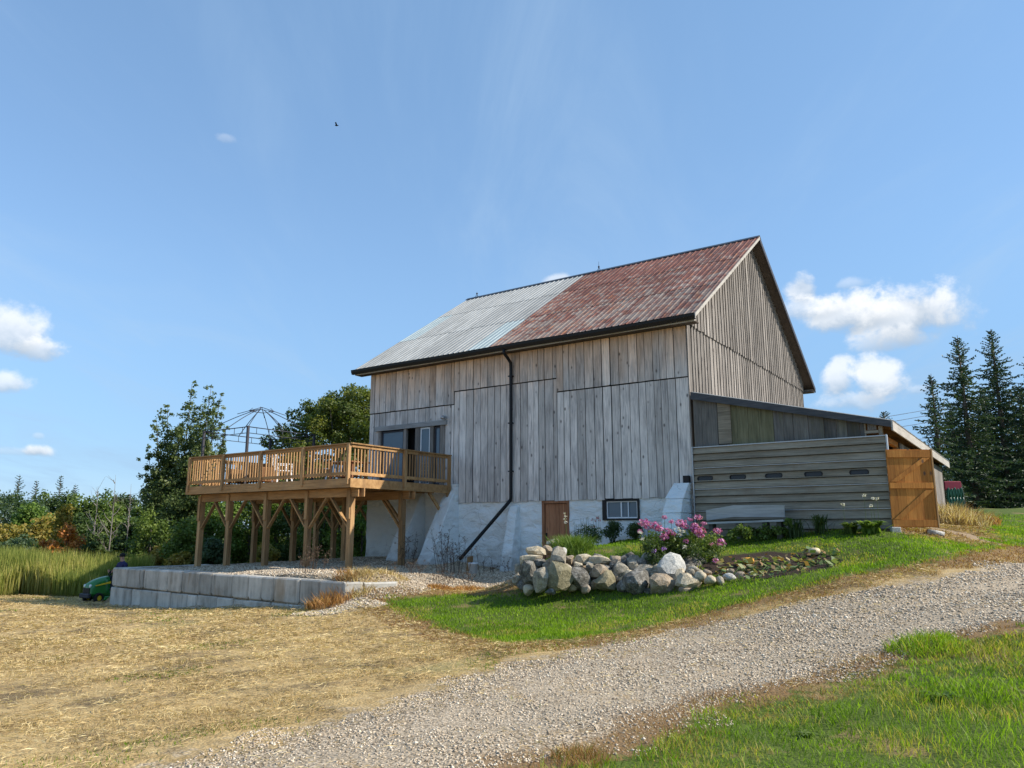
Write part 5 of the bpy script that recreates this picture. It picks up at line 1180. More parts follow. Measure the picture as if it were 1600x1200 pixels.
# ------------------------------------------------------------------ blades
def frustum(x, y, margin=60):
    q = np.stack([x - CAM[0], y - CAM[1]], 1); d = q @ FW[:2]; t = (q @ RT[:2]) / np.maximum(d, .1); return (d > 3.2) & (np.abs(t) < (800 + margin) / 1165), d
def vnoise(x, y, s, seed=0):
    q = np.random.default_rng(seed); T = q.random((64, 64)); u = x / s; v = y / s; i = np.floor(u).astype(int); j = np.floor(v).astype(int); f = u - i; g_ = v - j; f = f * f * (3 - 2 * f); g_ = g_ * g_ * (3 - 2 * g_)
    a = T[i % 64, j % 64]; b = T[(i + 1) % 64, j % 64]; c = T[i % 64, (j + 1) % 64]; d = T[(i + 1) % 64, (j + 1) % 64]; return (a * (1 - f) + b * f) * (1 - g_) + (c * (1 - f) + d * f) * g_
def scatter(x0, x1, y0, y1, n, keep, seed, ref=9, power=1.6, margin=60):
    q = np.random.default_rng(seed); x = q.uniform(x0, x1, n); y = q.uniform(y0, y1, n); ok, d = frustum(x, y, margin); ok &= q.random(n) < np.clip((ref / np.maximum(d, .1)) ** power, 0, 1); x, y = x[ok], y[ok]; k = keep(x, y, q); return x[k], y[k]
def blades(name, x, y, h, w, lean, mat, seed, rnd=None, z=None, flat=0, kind='stuff', lab=None, parent=None, hvar=(.5, 1.3), cat=None):
    q = np.random.default_rng(seed); n = len(x); z = H(x, y) if z is None else z; a = q.uniform(0, 6.283, n); ld = np.stack([np.cos(a), np.sin(a)], 1); b = q.uniform(0, 6.283, n); sd_ = np.stack([np.cos(b), np.sin(b)], 1) if flat == 0 else np.stack([-ld[:, 1], ld[:, 0]], 1)
    hh = h * q.uniform(*hvar, n) if np.isscalar(h) else h * q.uniform(*hvar, n); dist = np.hypot(x - CAM[0], y - CAM[1]); ww = w * np.clip(dist / 9, .75, 2.2) * q.uniform(.7, 1.3, n); le = lean * q.uniform(.2, 1.2, n) * hh
    if flat: zz0 = z + q.uniform(.0, .03, n); rise = q.uniform(-.05, .45, n) * hh * .4; base = np.stack([x, y, zz0], 1); tip = base + np.stack([ld[:, 0] * hh, ld[:, 1] * hh, rise], 1); mid_ = (base + tip) / 2 + np.stack([0 * x, 0 * x, np.abs(rise) * .3 + .006], 1)
    else: base = np.stack([x, y, z - .01], 1); mid_ = base + np.stack([ld[:, 0] * le * .3, ld[:, 1] * le * .3, hh * .55], 1); tip = base + np.stack([ld[:, 0] * le, ld[:, 1] * le, hh], 1)
    s3 = np.concatenate([sd_ * ww[:, None] / 2, np.zeros((n, 1))], 1)
    if flat: s3[:, 2] = q.uniform(-.5, .5, n) * ww
    V = np.stack([base, mid_ + s3, tip, mid_ - s3], 1); r = q.random(n) if rnd is None else rnd
    o = np_mesh(name, V, 4, M[mat], {'rnd': np.repeat(r, 4)}, parent=parent)
    if kind: o['kind'] = kind
    if lab: o['label'] = lab
    if cat: o['category'] = cat
    return o
x, y = scatter(4.7, 8, -1, 10, 40000, lambda x, y, q: sdf(P_DIRT, x, y) > -.2, 171, ref=20, power=1); k = vnoise(x, y, .6, 172) > .38; x, y = x[k], y[k]; blades('dirt_straw', x, y, .10, .007, 1, 'straw', 173, np.random.default_rng(14).random(len(x)) * .7, flat=1, lab='bits of straw and chaff littering the dirt beside the shed', hvar=(.3, 1.4))
lawn_ok = lambda x, y, q: (sdf(P_LAWN, x, y) + (vnoise(x, y, .35, 3) - .5) * .5 > .0) & (sdf(P_BED, x, y) < -.03) & (sdf(P_DIRT, x, y) < (vnoise(x, y, .5, 9) - .5)) & (q.random(len(x)) < .25 + 1.3 * vnoise(x, y, .6, 4)) & ~((x < .1) & (y > -.15)) & ~((y > -.35) & (x < 4.8) & (x > -.1))
x, y = scatter(-10, 22, -14, 16, 1250000, lawn_ok, 11, ref=13, power=1.7)
r_ = np.clip(np.random.default_rng(1).random(len(x)) * .75 + (vnoise(x, y, .9, 6) - .35) * .45, 0, 1)
dry = (vnoise(x, y, 1.1, 21) > .74) | (sdf(P_LAWN, x, y) < .22 * vnoise(x, y, .5, 2)); r_ = np.where(dry & (np.random.default_rng(2).random(len(x)) < .55), .9 + .1 * np.random.default_rng(3).random(len(x)), r_ * .93)
blades('lawn_grass', x, y, .058, .0075, .55, 'grass', 12, r_, lab='short bright green lawn grass between the driveway and the barn')
g2_ok = lambda x, y, q: (sdf(P_GRASS2, x, y) + (vnoise(x, y, .3, 13) - .5) * .7 + (vnoise(x, y, .9, 15) - .5) * .7 > .0) & (q.random(len(x)) < .15 + 1.5 * vnoise(x, y, .45, 14))
x, y = scatter(0, 24, -20, 0, 700000, g2_ok, 13, ref=8.5, power=1.6)
r_ = np.clip(np.random.default_rng(4).random(len(x)) * .8 + (vnoise(x, y, .7, 16) - .4) * .5, 0, 1); dry = vnoise(x, y, .55, 22) + .35 * vnoise(x, y, .17, 23) > .72; r_ = np.where(dry & (np.random.default_rng(5).random(len(x)) < .62), .9 + .1 * np.random.default_rng(6).random(len(x)), r_ * .93)
hh = .084 * (.35 + 1.3 * vnoise(x, y, .5, 17)); blades('verge_grass', x, y, hh, .0085, .85, 'grass', 14, r_, lab='longer uneven green grass on the near side of the driveway')
# brown margins of the driveway
def mar(x, y, q):
    a = sdf(P_LAWN, x, y); b = sdf(P_GRASS2, x, y); c = sdf(P_ROAD, x, y); nz = (vnoise(x, y, .4, 31) - .5) * .6
    return (((a + nz > -.75) & (a < .15)) | ((b + nz * 1.6 > -.6) & (b < .6 * vnoise(x, y, .45, 34)))) & (c < .25) & (q.random(len(x)) < .2 + 1.2 * vnoise(x, y, .3, 32))
x, y = scatter(-10, 24, -20, 12, 1300000, mar, 15, ref=11, power=1.6)
x_ = x; r_ = np.random.default_rng(7).random(len(x)) * .85 + .15 * (vnoise(x, y, .8, 33) > .6); blades('browned_grass', x, y, .05, .006, 1.2, 'browngrass', 16, r_ ** 1.0, lab='browned dying grass along both driveway edges')
# mown straw of the dry field
def fld(x, y, q):
    a = sdf(P_LAWN, x, y); c = sdf(P_ROAD, x, y); d = sdf(P_PAD, x, y); nz = vnoise(x, y, .8, 41) * .9
    return (a < -.1) & (sdf(P_GRASS2, x, y) < -.1) & ((c + nz < .35) | (q.random(len(x)) < .05)) & (d < -.02) & ~((x < WR[0]) & (y > wallY(x) - .05) & (x > WL[0] - .1)) & (q.random(len(x)) < .04 + 1.3 * vnoise(x, y, .45, 42) * vnoise(x, y, 1.7, 43) * 2 * (.35 + .65 * (vnoise(x, y, .23, 49) > .3)))
x, y = scatter(-30, 6, -20, 9, 1300000, fld, 17, ref=10, power=1.45)
r_ = np.clip(np.random.default_rng(8).random(len(x)) * .7 + .45 * (vnoise(x, y, .5, 44) - .2), 0, 1); blades('cut_straw', x, y, .105, .0058, 1, 'straw', 18, r_, flat=1, lab='flattened cut straw covering the dry field', hvar=(.35, 1.5))
x, y = scatter(-30, 6, -20, 9, 420000, fld, 19, ref=10, power=1.45); k = vnoise(x, y, .38, 45) > .52; x, y = x[k], y[k]; blades('straw_stubble', x, y, .07, .006, .9, 'straw', 20, np.random.default_rng(9).random(len(x)) * .9, lab='short standing dry stubble tufts across the field')
def rst(x, y, q):
    a = sdf(P_ROAD, x, y); return (a > .0) & (q.random(len(x)) < np.clip(vnoise(x, y, .6, 48) - .45, 0, 1) * (.5 + 1.6 * sstep(6 - x, 0, 6)))
x, y = scatter(-8, 18, -20, 8, 400000, rst, 26, ref=9, power=1.5); blades('driveway_straw', x, y, .075, .0055, 1, 'straw', 27, np.random.default_rng(12).random(len(x)) * .8, flat=1, lab='loose dry straw and leaf bits strewn over the driveway', hvar=(.3, 1.4))
# low green weeds through the stubble
k = lambda x, y, q: fld(x, y, q) & (vnoise(x, y, 1.9, 47) > .74)
x, y = scatter(-30, 4, -20, 6, 500000, k, 21, ref=10, power=1.45); blades('green_weeds', x, y, .045, .009, .8, 'grass', 22, np.random.default_rng(9).random(len(x)) * .45, lab='thin green regrowth scattered in the dry field')
# reeds
q = np.random.default_rng(30); n = 42000; u = q.random(n); v = q.random(n) ** 1.5; px = -560 + 800 * u; d = 31.0 + 11 * v + 1.2 * np.sin(px * .03) + (px > 160) * 1.5
P_ = CAM[None, :2] + FW[None, :2] * d[:, None] + RT[None, :2] * ((px - 800) / 1205 * d)[:, None]; x, y = P_[:, 0], P_[:, 1]; front = np.clip((d - 31) / 2.2, 0, 1)
blades('reed_bed', x, y, (.95 + .85 * front) * (.8 + .35 * vnoise(x, y, 1.6, 50)), .042 / 2.2, .16, 'reed', 51, np.clip(q.random(n) * .55 + .7 * (vnoise(x, y, 1.3, 52) - .25), 0, 1), lab='tall green and yellow reeds between the field and the trees', hvar=(.7, 1.15))
# russet tufts
def tuft(name, px, py, d, rad, h, n, mat, label, cat, lean=.8, seed=0, w=.007, z=None):
    p = at(px, py, d); q = np.random.default_rng(seed); a = q.uniform(0, 6.28, n); rr = rad * np.sqrt(q.random(n)); x = p[0] + rr * np.cos(a); y = p[1] + rr * np.sin(a)
    o = blades(name, x, y, h * (1 - .5 * rr / rad), w, lean, mat, seed + 1, kind=None); return tag(o, label, cat)
tuft('dry_grass_tuft', 516, 946, 17.7, .55, .42, 900, 'orangegrass', 'orange brown grass tuft against the end of the block wall', 'grass tuft', seed=61)
tuft('dry_grass_tuft', 600, 932, 18.6, .6, .17, 800, 'straw', 'tangled heap of dry straw right of the block wall end', 'grass tuft', lean=1.6, seed=62)
for i, (px, py, d, r_, lab) in enumerate([(690, 922, 18.8, .35, 'leftmost russet grass patch on the gravel edge below the barn'), (738, 919, 19, .5, 'middle russet grass patch in front of the white pail'), (785, 917, 19.2, .35, 'russet grass patch beside the boulder wall')]): tuft('russet_grass', px, py, d, r_, .16, 600, 'orangegrass', lab, 'grass patch', seed=64 + i)
tuft('dry_grass_tuft', 560, 938, 17.9, .4, .30, 700, 'straw', 'pale straw tuft in front of the turned end blocks', 'grass tuft', lean=1.2, seed=75)
tuft('dry_grass_tuft', 540, 908, 17.7, .3, .0, 2, 'straw', 'x', 'x') if False else None
tuft('dry_grass_tuft', 585, 915, 18.9, .28, .13, 260, 'straw', 'dry straw tuft on the gravel behind the turned end blocks', 'grass tuft', lean=1.4, seed=76)
for i, (px, py, d) in enumerate([(1500, 826, 20), (1530, 822, 22), (1440, 829, 17.6), (1478, 832, 18.2), (1512, 812, 24)]): tuft('dry_weed_tuft', px, py, d, .5, .12, 260, 'browngrass', ['small browned tuft on the dirt right of the log', 'small browned tuft at the right end of the dirt patch', 'small browned tuft at the foot of the plank gate', 'small browned tuft at the lawn edge below the log', 'small browned tuft far along the dirt beside the shed'][i], 'grass tuft', seed=170 + i)
tuft('dry_grass_tuft', 1484, 806, 25, 1.1, .75, 1800, 'straw', 'tall dry straw coloured grass beyond the plank gate', 'grass tuft', seed=68, w=.012)
tuft('dry_grass_tuft', 1500, 800, 27, 1.2, .6, 1200, 'orangegrass', 'russet dry grass around the hose rack', 'grass tuft', seed=69, w=.012)
tuft('grass_clump', 1450, 1030, 8.6, .42, .20, 1100, 'grass', 'taller yellow green grass clump on the near driveway edge', 'grass clump', seed=71)
blade_plant_later = (1472, 1098)
tuft('grass_clump', 905, 1196, 5.75, .22, .14, 500, 'browngrass', 'small dry weed clump at the bottom edge of the driveway', 'grass clump', seed=72)
tuft('weed_clump', 250, 905, 24.9, .3, .0, 2, 'browngrass', 'x', 'weed', seed=73) if False else None

# ------------------------------------------------------------------ gravel stones
def stones(name, P_, keep, n, ref, s0, s1, seed, label, power=1.6):
    xs_ = P_[:, 0]; ys_ = P_[:, 1]; x, y = scatter(max(-20, xs_.min()), min(22, xs_.max()), max(-20, ys_.min()), min(9, ys_.max()), n, keep, seed, ref=ref, power=power)
    q = np.random.default_rng(seed + 1); n = len(x); base = np.array([[1, 0, 0], [-1, 0, 0], [0, 1, 0], [0, -1, 0], [0, 0, 1], [0, 0, -1]], float); F_ = np.array([[0, 2, 4], [2, 1, 4], [1, 3, 4], [3, 0, 4], [2, 0, 5], [1, 2, 5], [3, 1, 5], [0, 3, 5]])
    s = np.exp(q.uniform(math.log(s0), math.log(s1), n)) * q.uniform(.7, 1.1, n); dist = np.hypot(x - CAM[0], y - CAM[1]); s *= np.clip(dist / 9, .85, 1.5); a = q.uniform(0, 6.28, n)
    V = base[None] * (1 + q.normal(size=(n, 6, 1)) * .22) * np.stack([s, s * q.uniform(.6, 1, n), s * q.uniform(.4, .7, n)], 1)[:, None]; V = V + q.normal(size=V.shape) * (s * .18)[:, None, None]
    ca, sa = np.cos(a)[:, None], np.sin(a)[:, None]; Vx = V[..., 0] * ca - V[..., 1] * sa; Vy = V[..., 0] * sa + V[..., 1] * ca; V = np.stack([Vx + x[:, None], Vy + y[:, None], V[..., 2] + (H(x, y) + s * .18)[:, None]], 2)
    fc = (F_[None] + (np.arange(n) * 6)[:, None, None]).reshape(-1, 3); o = np_mesh(name, V.reshape(-1, 3), 3, M['stones'], {'rnd': np.repeat(q.random(n), 6)}, faces=fc); o['kind'] = 'stuff'; o['label'] = label
m, g = newmat('crushed limestone'); pos = g.n('ShaderNodeNewGeometry').outputs['Position']
setb(g, g.mix(g.m('MULTIPLY', g.noise(pos, 90, 3), .5), g.ramp(g.attr('rnd'), [(0, (.15, .105, .062)), (.22, (.38, .285, .18)), (.55, (.60, .475, .33)), (.9, (.74, .62, .455)), (1, (.84, .76, .61))]), (.36, .33, .29)), .9, None, 0, .25); M['stones'] = m
stones('gravel', P_ROAD, lambda x, y, q: (sdf(P_ROAD, x, y) + (vnoise(x, y, .5, 81) - .5) * .9 > 0) & (q.random(len(x)) < (.25 + vnoise(x, y, .7, 82)) * (1 - .4 * np.exp(-((sdf(P_ROAD, x, y) - 1.05) / .33) ** 2))), 800000, 8, .0085, .021, 83, 'loose pale crushed stone covering the driveway')
stones('pad_gravel', P_PAD, lambda x, y, q: (sdf(P_PAD, x, y) > -.1) & (q.random(len(x)) < .3 + vnoise(x, y, .7, 85)), 120000, 15, .011, .023, 86, 'loose pale gravel under the deck and along the barn', power=1)
stones('spilled_gravel', P_GRAVEL2, lambda x, y, q: sdf(P_GRAVEL2, x, y) + (vnoise(x, y, .3, 87) - .5) * .5 > 0, 9000, 15, .016, .03, 88, 'small spill of gravel at the foot of the block wall')

# ------------------------------------------------------------------ garden plants
def bush(name, C, Rr, n, ls, mat, label, cat, seed, stem=None, **kw):
    C = np.array(C, float); b = np.array([C[:, 0].mean(), C[:, 1].mean(), Hs(C[:, 0].mean(), C[:, 1].mean())]); e = empty(name, b, label, cat); m = MB(); q = random.Random(seed)
    for i in range(min(len(C), 14)): c = C[q.randrange(len(C))]; m.tube([b + [q.uniform(-.1, .1), q.uniform(-.1, .1), -.03], (b + c) / 2 + [0, 0, -.03], c], [.010, .008, .004], 4, cap=False)
    m.build('stem', M[stem or 'greenstalk'], e); V, r = leaves(C, Rr, n, ls, seed, **kw); np_mesh('foliage', V, 4, M[mat], {'rnd': r}, parent=e); return e
def region(n, x0, x1, y0, y1, d0, d1, seed, ground_=True):
    q = np.random.default_rng(seed); return [at(q.uniform(x0, x1), q.uniform(y0, y1), q.uniform(d0, d1)) for _ in range(n)]
# phlox: mass of stems with pink heads
ph = bush('phlox_bush', region(46, 1010, 1122, 836, 876, 16.3, 17.2, 90), np.full(46, .2), 5200, .034, 'leaf_mid', 'big phlox bush covered in pink flower heads behind the boulders', 'flowering plant', 91, shell=.8, wl=.45)
PH = [(1007, 817, 12), (1024, 821, 13), (1030, 826, 10), (1043, 830, 9), (1038, 838, 10), (1063, 817, 12), (1070, 822, 9), (1085, 822, 9), (1091, 829, 14), (1086, 826, 11), (1094, 836, 9), (1091, 808, 8), (1038, 808, 6), (1121, 829, 9), (1126, 847, 11), (1012, 824, 8), (1072, 846, 7), (1118, 876, 7), (1052, 834, 7), (1078, 812, 6), (1100, 818, 6), (1049, 815, 6), (1000, 830, 6)]
def head(parent, px, py, rpx, d, mat, seed, n=70, name='flower_head'):
    c = at(px, py, d); r_ = rpx / 1190 * d; V, r = leaves([c], [r_ * .85], n, r_ * .22, seed, shell=.4, wl=.9, up=.5, squash=.7, tone=0); np_mesh(name, V, 4, M[mat], {'rnd': r}, parent=parent)
for i, (px, py, r_) in enumerate(PH):
    head(ph, px, py, r_ * .82, 16.35 - (py - 815) * .006, 'pink', 600 + i)
    m = MB(); c = at(px, py, 16.35); g0 = np.array([c[0], c[1], c[2] - .5]); m.tube([g0, c - [0, 0, .03]], [.006, .004], 4, cap=False); m.build('stem', M['greenstalk'], ph)
for i, (px, py, r_, mt) in enumerate([(1022, 861, 5, 'purplepetal'), (1037, 857, 5, 'purplepetal'), (1070, 855, 5, 'whitepetal'), (1088, 866, 4, 'whitepetal'), (1058, 826, 5, 'whitepetal'), (1066, 830, 5, 'whitepetal'), (1112, 850, 4, 'pink'), (1001, 832, 5, 'whitepetal'), (1003, 842, 4, 'whitepetal'), (1062, 835, 4, 'whitepetal')]): head(ph, px, py, r_, 16.0, mt, 640 + i, 30)
bush('dark_shrub', region(26, 1010, 1118, 852, 884, 16.0, 16.6, 92), np.full(26, .17), 3600, .03, 'leaf_dark', 'dark leafy mound below the phlox flowers behind the boulders', 'shrub', 93, shell=.8, wl=.5)
# clipped evergreen balls by the window
for i, (px, py, w, d, lab) in enumerate([(958, 829, 38, 20.9, 'left clipped round evergreen under the cellar window'), (991, 829, 31, 20.6, 'right smaller round evergreen under the cellar window')]):
    c = at(px, py, d); r_ = w / 2 / 1190 * d; C = shellpts(c, (r_ * .55, r_ * .55, r_ * .55), 22, 95 + i); bush('round_evergreen', C, np.full(22, r_ * .45), 2600, .022, 'leaf_dark', lab, 'shrub', 97 + i, shell=.6)
# salvia and tall flowers left of the window
sb_ = bush('flower_clump', region(16, 898, 938, 826, 844, 20.1, 20.8, 100), np.full(16, .16), 1500, .035, 'leaf_dark', 'dark flower clump with red and white spikes beside the brown door', 'flowering plant', 101, shell=.8, wl=.35)
q = random.Random(5)
for i in range(20):
    px = 897 + i * 2.1; py = 812 + q.uniform(-6, 8); d = 20.4; c = at(px, py, d); b_ = at(px + q.uniform(-3, 3), 842, d); m = MB(); m.tube([b_, c], [.006, .003], 4, cap=False); m.build('stem', M['greenstalk'], sb_)
    head(sb_, px, py + 3, q.uniform(2.2, 3.6), d, ['whitepetal', 'redpetal'][1 if 926 < px < 940 else 0], 660 + i, 22) if (i % 2 == 0 or px > 924) else None
cl = bush('grass_plant', region(14, 872, 918, 842, 862, 17.6, 18.1, 102), np.full(14, .15), 500, .03, 'leaf_bright', 'yellow green grassy mound on top of the boulder wall', 'plant', 103, shell=.9, wl=.3)
p = at(895, 866, 17.8); q_ = np.random.default_rng(104); n = 1500; x = p[0] + q_.normal(size=n) * .2; y = p[1] + q_.normal(size=n) * .2; blades('blade_tuft', x, y, .42, .010, .8, 'leaf_bright', 105, z=np.full(n, p[2] - .05), parent=cl, kind=None)
# tall pale flower spike
c = at(883, 806, 17.9); b_ = at(886, 862, 17.9); fs_ = empty('tall_flower', b_, 'single tall pale flower spike in front of the brown door', 'flower'); m = MB(); m.tube([b_, b_ * .5 + c * .5 + [.01, 0, 0], c], [.007, .006, .004], 5); m.build('stem', M['greenstalk'], fs_)
for k in range(4): head(fs_, 882.5 + (k % 2), 802 + k * 4.5, 2.6 + k * .3, 17.9, 'whitepetal', 690 + k, 26)
# spiky lilies, hostas, allium
def blade_plant(name, px, py, d, rad, h, n, mat, w, lean, label, seed):
    p = at(px, py, d); z = Hs(p[0], p[1]); q = np.random.default_rng(seed); m_ = []; 
    for _ in range(n):
        a = q.uniform(0, 6.28); l = h * q.uniform(.7, 1.15); o = np.array([p[0] + q.normal() * rad * .15, p[1] + q.normal() * rad * .15, z]); dr = np.array([math.cos(a), math.sin(a), 0]); sd_ = np.array([-dr[1], dr[0], 0]) * w / 2; le = rad * q.uniform(.2, 1.1)
        pts = [o + dr * le * t ** 1.6 + np.array([0, 0, l * (1.25 * t - .35 * t ** 3 * (1 + lean))]) for t in (0, .35, .7, 1)]
        m_.append([pts[0] - sd_ * .6, pts[1] - sd_, pts[1] + sd_, pts[0] + sd_ * .6]); m_.append([pts[1] - sd_, pts[2] - sd_ * .8, pts[2] + sd_ * .8, pts[1] + sd_]); m_.append([pts[2] - sd_ * .8, pts[3] - sd_ * .05, pts[3] + sd_ * .05, pts[2] + sd_ * .8])
    V = np.array(m_); o = np_mesh(name, V, 4, M[mat], {'rnd': np.repeat(q.random(len(V)), 4)}); return tag(o, label, 'plant')
blade_plant('daylily', 1243, 832, 17.9, .42, .58, 90, 'leaf_dark', .022, .6, 'left dark spiky lily clump beside the bench', 110); blade_plant('daylily', 1281, 831, 17.8, .42, .60, 95, 'leaf_dark', .022, .6, 'right dark spiky lily clump under the shed panels', 111)
blade_plant('hosta', 1328, 829, 17.3, .36, .36, 60, 'leaf_mid', .09, .9, 'darker hosta clump left of the allium stems', 112); blade_plant('hosta', 1362, 829, 17.0, .42, .40, 90, 'leaf_bright', .09, .9, 'bright green broad leaved hosta at the shed corner', 113)
al = empty('allium', at(1362, 826, 17.1), 'thin white allium flowers rising above the hosta', 'flower')
for i, (px, py) in enumerate([(1350, 774), (1364, 779), (1370, 779), (1360, 790), (1317, 788)]):
    c = at(px, py, 17.1); b_ = at(px + 4, 824, 17.1); m = MB(); m.tube([b_, c], [.004, .003], 4, cap=False); m.build('stem', M['greenstalk'], al); head(al, px, py, 4, 17.1, 'whitepetal', 700 + i, 36)
blade_plant('broadleaf_weed', 1472, 1100, 6.9, .22, .10, 26, 'leaf_bright', .035, 1.0, 'bright broad leaved weed in the near grass at the lower right', 180); blade_plant('broadleaf_weed', 1262, 1150, 6.2, .10, .06, 14, 'leaf_mid', .03, 1.0, 'small leafy weed low in the near grass by the driveway', 181)
bush('ground_cover', region(26, 1132, 1228, 826, 842, 17.6, 18.6, 120), np.full(26, .13), 2400, .032, 'leaf_mid', 'low leafy ground cover spilling from under the bench', 'plant', 121, shell=.8, wl=.7)
bush('yellow_plant', region(6, 1224, 1234, 812, 834, 17.9, 18.1, 122), np.full(6, .08), 300, .03, 'leaf_bright', 'small yellow green upright plant at the right end of the bench', 'plant', 123)
# squash vines over the bed
sq = empty('squash_plant', at(1200, 882, 15.5), 'wilting squash vines sprawling over the dark soil bed', 'plant'); q = np.random.default_rng(130); V = []; rr_ = []
for i in range(300):
    px = q.uniform(1118, 1312); py = q.uniform(866, 903); gx_, gy_ = 0, 0; d = 14.2 + (903 - py) / 37 * 2.1
    p = at(px, py, d)
    if sdf(P_BED, np.array([p[0]]), np.array([p[1]]))[0] < -.25: continue
    z = Hs(p[0], p[1]) + abs(q.normal()) * .07 + .02; a = q.uniform(0, 6.28); l = q.uniform(.02, .10); nrm = unit(np.array([q.normal() * .6, q.normal() * .6, 1])); t = unit(np.cross(nrm, [math.cos(a), math.sin(a), 0])); b_ = np.cross(nrm, t); o = np.array([p[0], p[1], z]); V.append([o - t * l, o + b_ * l * .7, o + t * l, o - b_ * l * .7]); rr_.append(np.clip(q.random() * .9 + (.1 if px < 1260 else -.1), 0, 1))
np_mesh('leaf_litter', np.array(V), 4, M['squash'], {'rnd': np.repeat(rr_, 4)}, parent=sq)['kind'] = 'stuff'
m = MB()
for i in range(26):
    p = at(q.uniform(1130, 1290), q.uniform(868, 897), 0); a = at(q.uniform(1130, 1290), q.uniform(870, 897), 15.2); dr = np.array([q.normal(), q.normal(), 0]) * .3; pts = [np.array([a[0], a[1], Hs(a[0], a[1]) + .03]), np.array([a[0] + dr[0] * .5, a[1] + dr[1] * .5, Hs(a[0], a[1]) + .10]), np.array([a[0] + dr[0], a[1] + dr[1], Hs(a[0] + dr[0], a[1] + dr[1]) + .02])]; m.tube(pts, .010, 5, cap=False)
m.build('vine', M['greenstalk'], sq)
def gourd(px, py, wpx, d, mat, label, nm):
    c = at(px, py, d); r_ = wpx / 2 / 1190 * d; c[2] = Hs(c[0], c[1]) + r_ * .75; bm = bmesh.new(); bmesh.ops.create_uvsphere(bm, u_segments=24, v_segments=10, radius=r_)
    for v in bm.verts:
        a = math.atan2(v.co.y, v.co.x); k = 1 - .09 * abs(math.cos(a * 4)); f = math.hypot(v.co.x, v.co.y) / r_; v.co.x *= k * 1.1; v.co.y *= k * 1.1; v.co.z *= .78 * (1 - .25 * (1 - f) ** 2)
    me = bpy.data.meshes.new(nm); bm.to_mesh(me); bm.free(); me.polygons.foreach_set('use_smooth', [True] * len(me.polygons)); me.materials.append(M[mat]); o = link(nm, me, None, loc=c); tag(o, label, 'squash'); m = MB(); m.tube([(0, 0, r_ * .5), (.01, 0, r_ * .85), (.03, .01, r_ * 1.05)], [.014, .011, .013], 6); st = m.build('stalk', M['greenstalk']); st.parent = o
gourd(1169, 873, 17, 15.9, 'pumpkin', 'yellow orange squash at the back of the soil bed', 'squash'); gourd(1273, 866, 17, 16.1, 'gourd', 'cream coloured squash lying near the right end of the bed', 'squash'); gourd(1107, 896, 13, 15.0, 'pumpkin', 'small orange squash behind the edging stones', 'squash')
# dead stalks
def dead_stalks(px, py, d, n, h, spread, label, seed, leafy=0):
    p = at(px, py, d); z = Hs(p[0], p[1]); q = np.random.default_rng(seed); m = MB(); e = empty('dead_weed', (p[0], p[1], z), label, 'dead plant'); V = []
    for _ in range(n):
        o = np.array([p[0] + q.normal() * spread, p[1] + q.normal() * spread * .5, z - .03]); l = h * q.uniform(.55, 1.1); ln = q.normal(size=2) * .14; top = o + np.array([ln[0] * l, ln[1] * l, l]); mid_ = (o + top) / 2 + np.array([q.normal() * .03, 0, 0]); m.tube([o, mid_, top], [.008, .006, .003], 4, cap=False)
        for k in range(7):
            t = q.uniform(.35, 1); s = o + (top - o) * t; b_ = s + np.array([q.normal() * .11, q.normal() * .08, q.uniform(.03, .2)]); m.tube([s, b_], [.004, .002], 3, cap=False); V += [b_] * 2
    V = np.array(V); LV, r = leaves(V, np.full(len(V), .03), len(V) * 3 + leafy, .016, seed + 1, wl=.5); m.build('stem', M['stalk'], e); o = np_mesh('seed_head', LV, 4, M['deadleaf'], {'rnd': r}, parent=e); o['kind'] = 'stuff'
M['deadleaf'] = leafmat('dead seed heads', [(0, (.05, .032, .022)), (.6, (.12, .08, .05)), (1, (.22, .16, .10))], .1)
for a in [(697, 884, 21.6, 13, 1.15, .22, 'tall dead weed stalks leftmost before the sloping buttress', 140), (722, 888, 21.4, 10, 1.0, .22, 'dead weed stalks just left of the drain pipe end', 141), (640, 886, 22.6, 9, 1.0, .16, 'dark dead weed beside the right deck post', 142), (480, 893, 19.6, 9, .6, .2, 'low dead weed cluster near the edge of the block wall', 143), (492, 880, 21, 6, .9, .12, 'dead weed behind the fourth deck post', 144), (775, 893, 21.8, 6, .3, .3, 'short dead weeds along the foot of the white wall', 145), (705, 902, 20, 10, .3, .4, 'low dead weeds on the gravel mound', 146), (660, 893, 20.8, 7, .35, .3, 'low dead weeds at the foot of the big buttress', 147)]: dead_stalks(*a)

# ================================================================== MOWER AND DRIVER
MX = at(171, 930, 27.4); mz = Hs(MX[0], MX[1]) - .02
mw_rz = HEAD + math.atan2(-.86, -.50)      # points to the left and a little towards the camera
M['green'] = plain('green tractor paint', (.015, .17, .03), .3, 0, .6, .1); M['yellow'] = plain('yellow tractor paint', (.75, .52, .03), .35, 0, .5, .05); M['rubber'] = plain('tyre rubber', (.018, .018, .018), .85, 0, .2, .3)
M['lamp'] = plain('headlamp lens', (.7, .72, .7), .2, 0, .7, .05); M['skin'] = plain('skin', (.50, .30, .22), .55, 0, .4, .08); M['navy'] = plain('navy shirt', (.028, .03, .085), .85, 0, .2, .3, 14, .3, 30); M['cap'] = plain('dark cap', (.02, .018, .018), .8, 0, .2, .3); M['trouser'] = plain('dark trousers', (.04, .045, .06), .9, 0, .2, .3)
mw = empty('riding_mower', (MX[0], MX[1], mz), 'green riding lawn mower with yellow stripe working beside the block wall', 'riding mower', rz=mw_rz); LOCAL.add(mw.name); mw.scale = (.82, .80, .92)
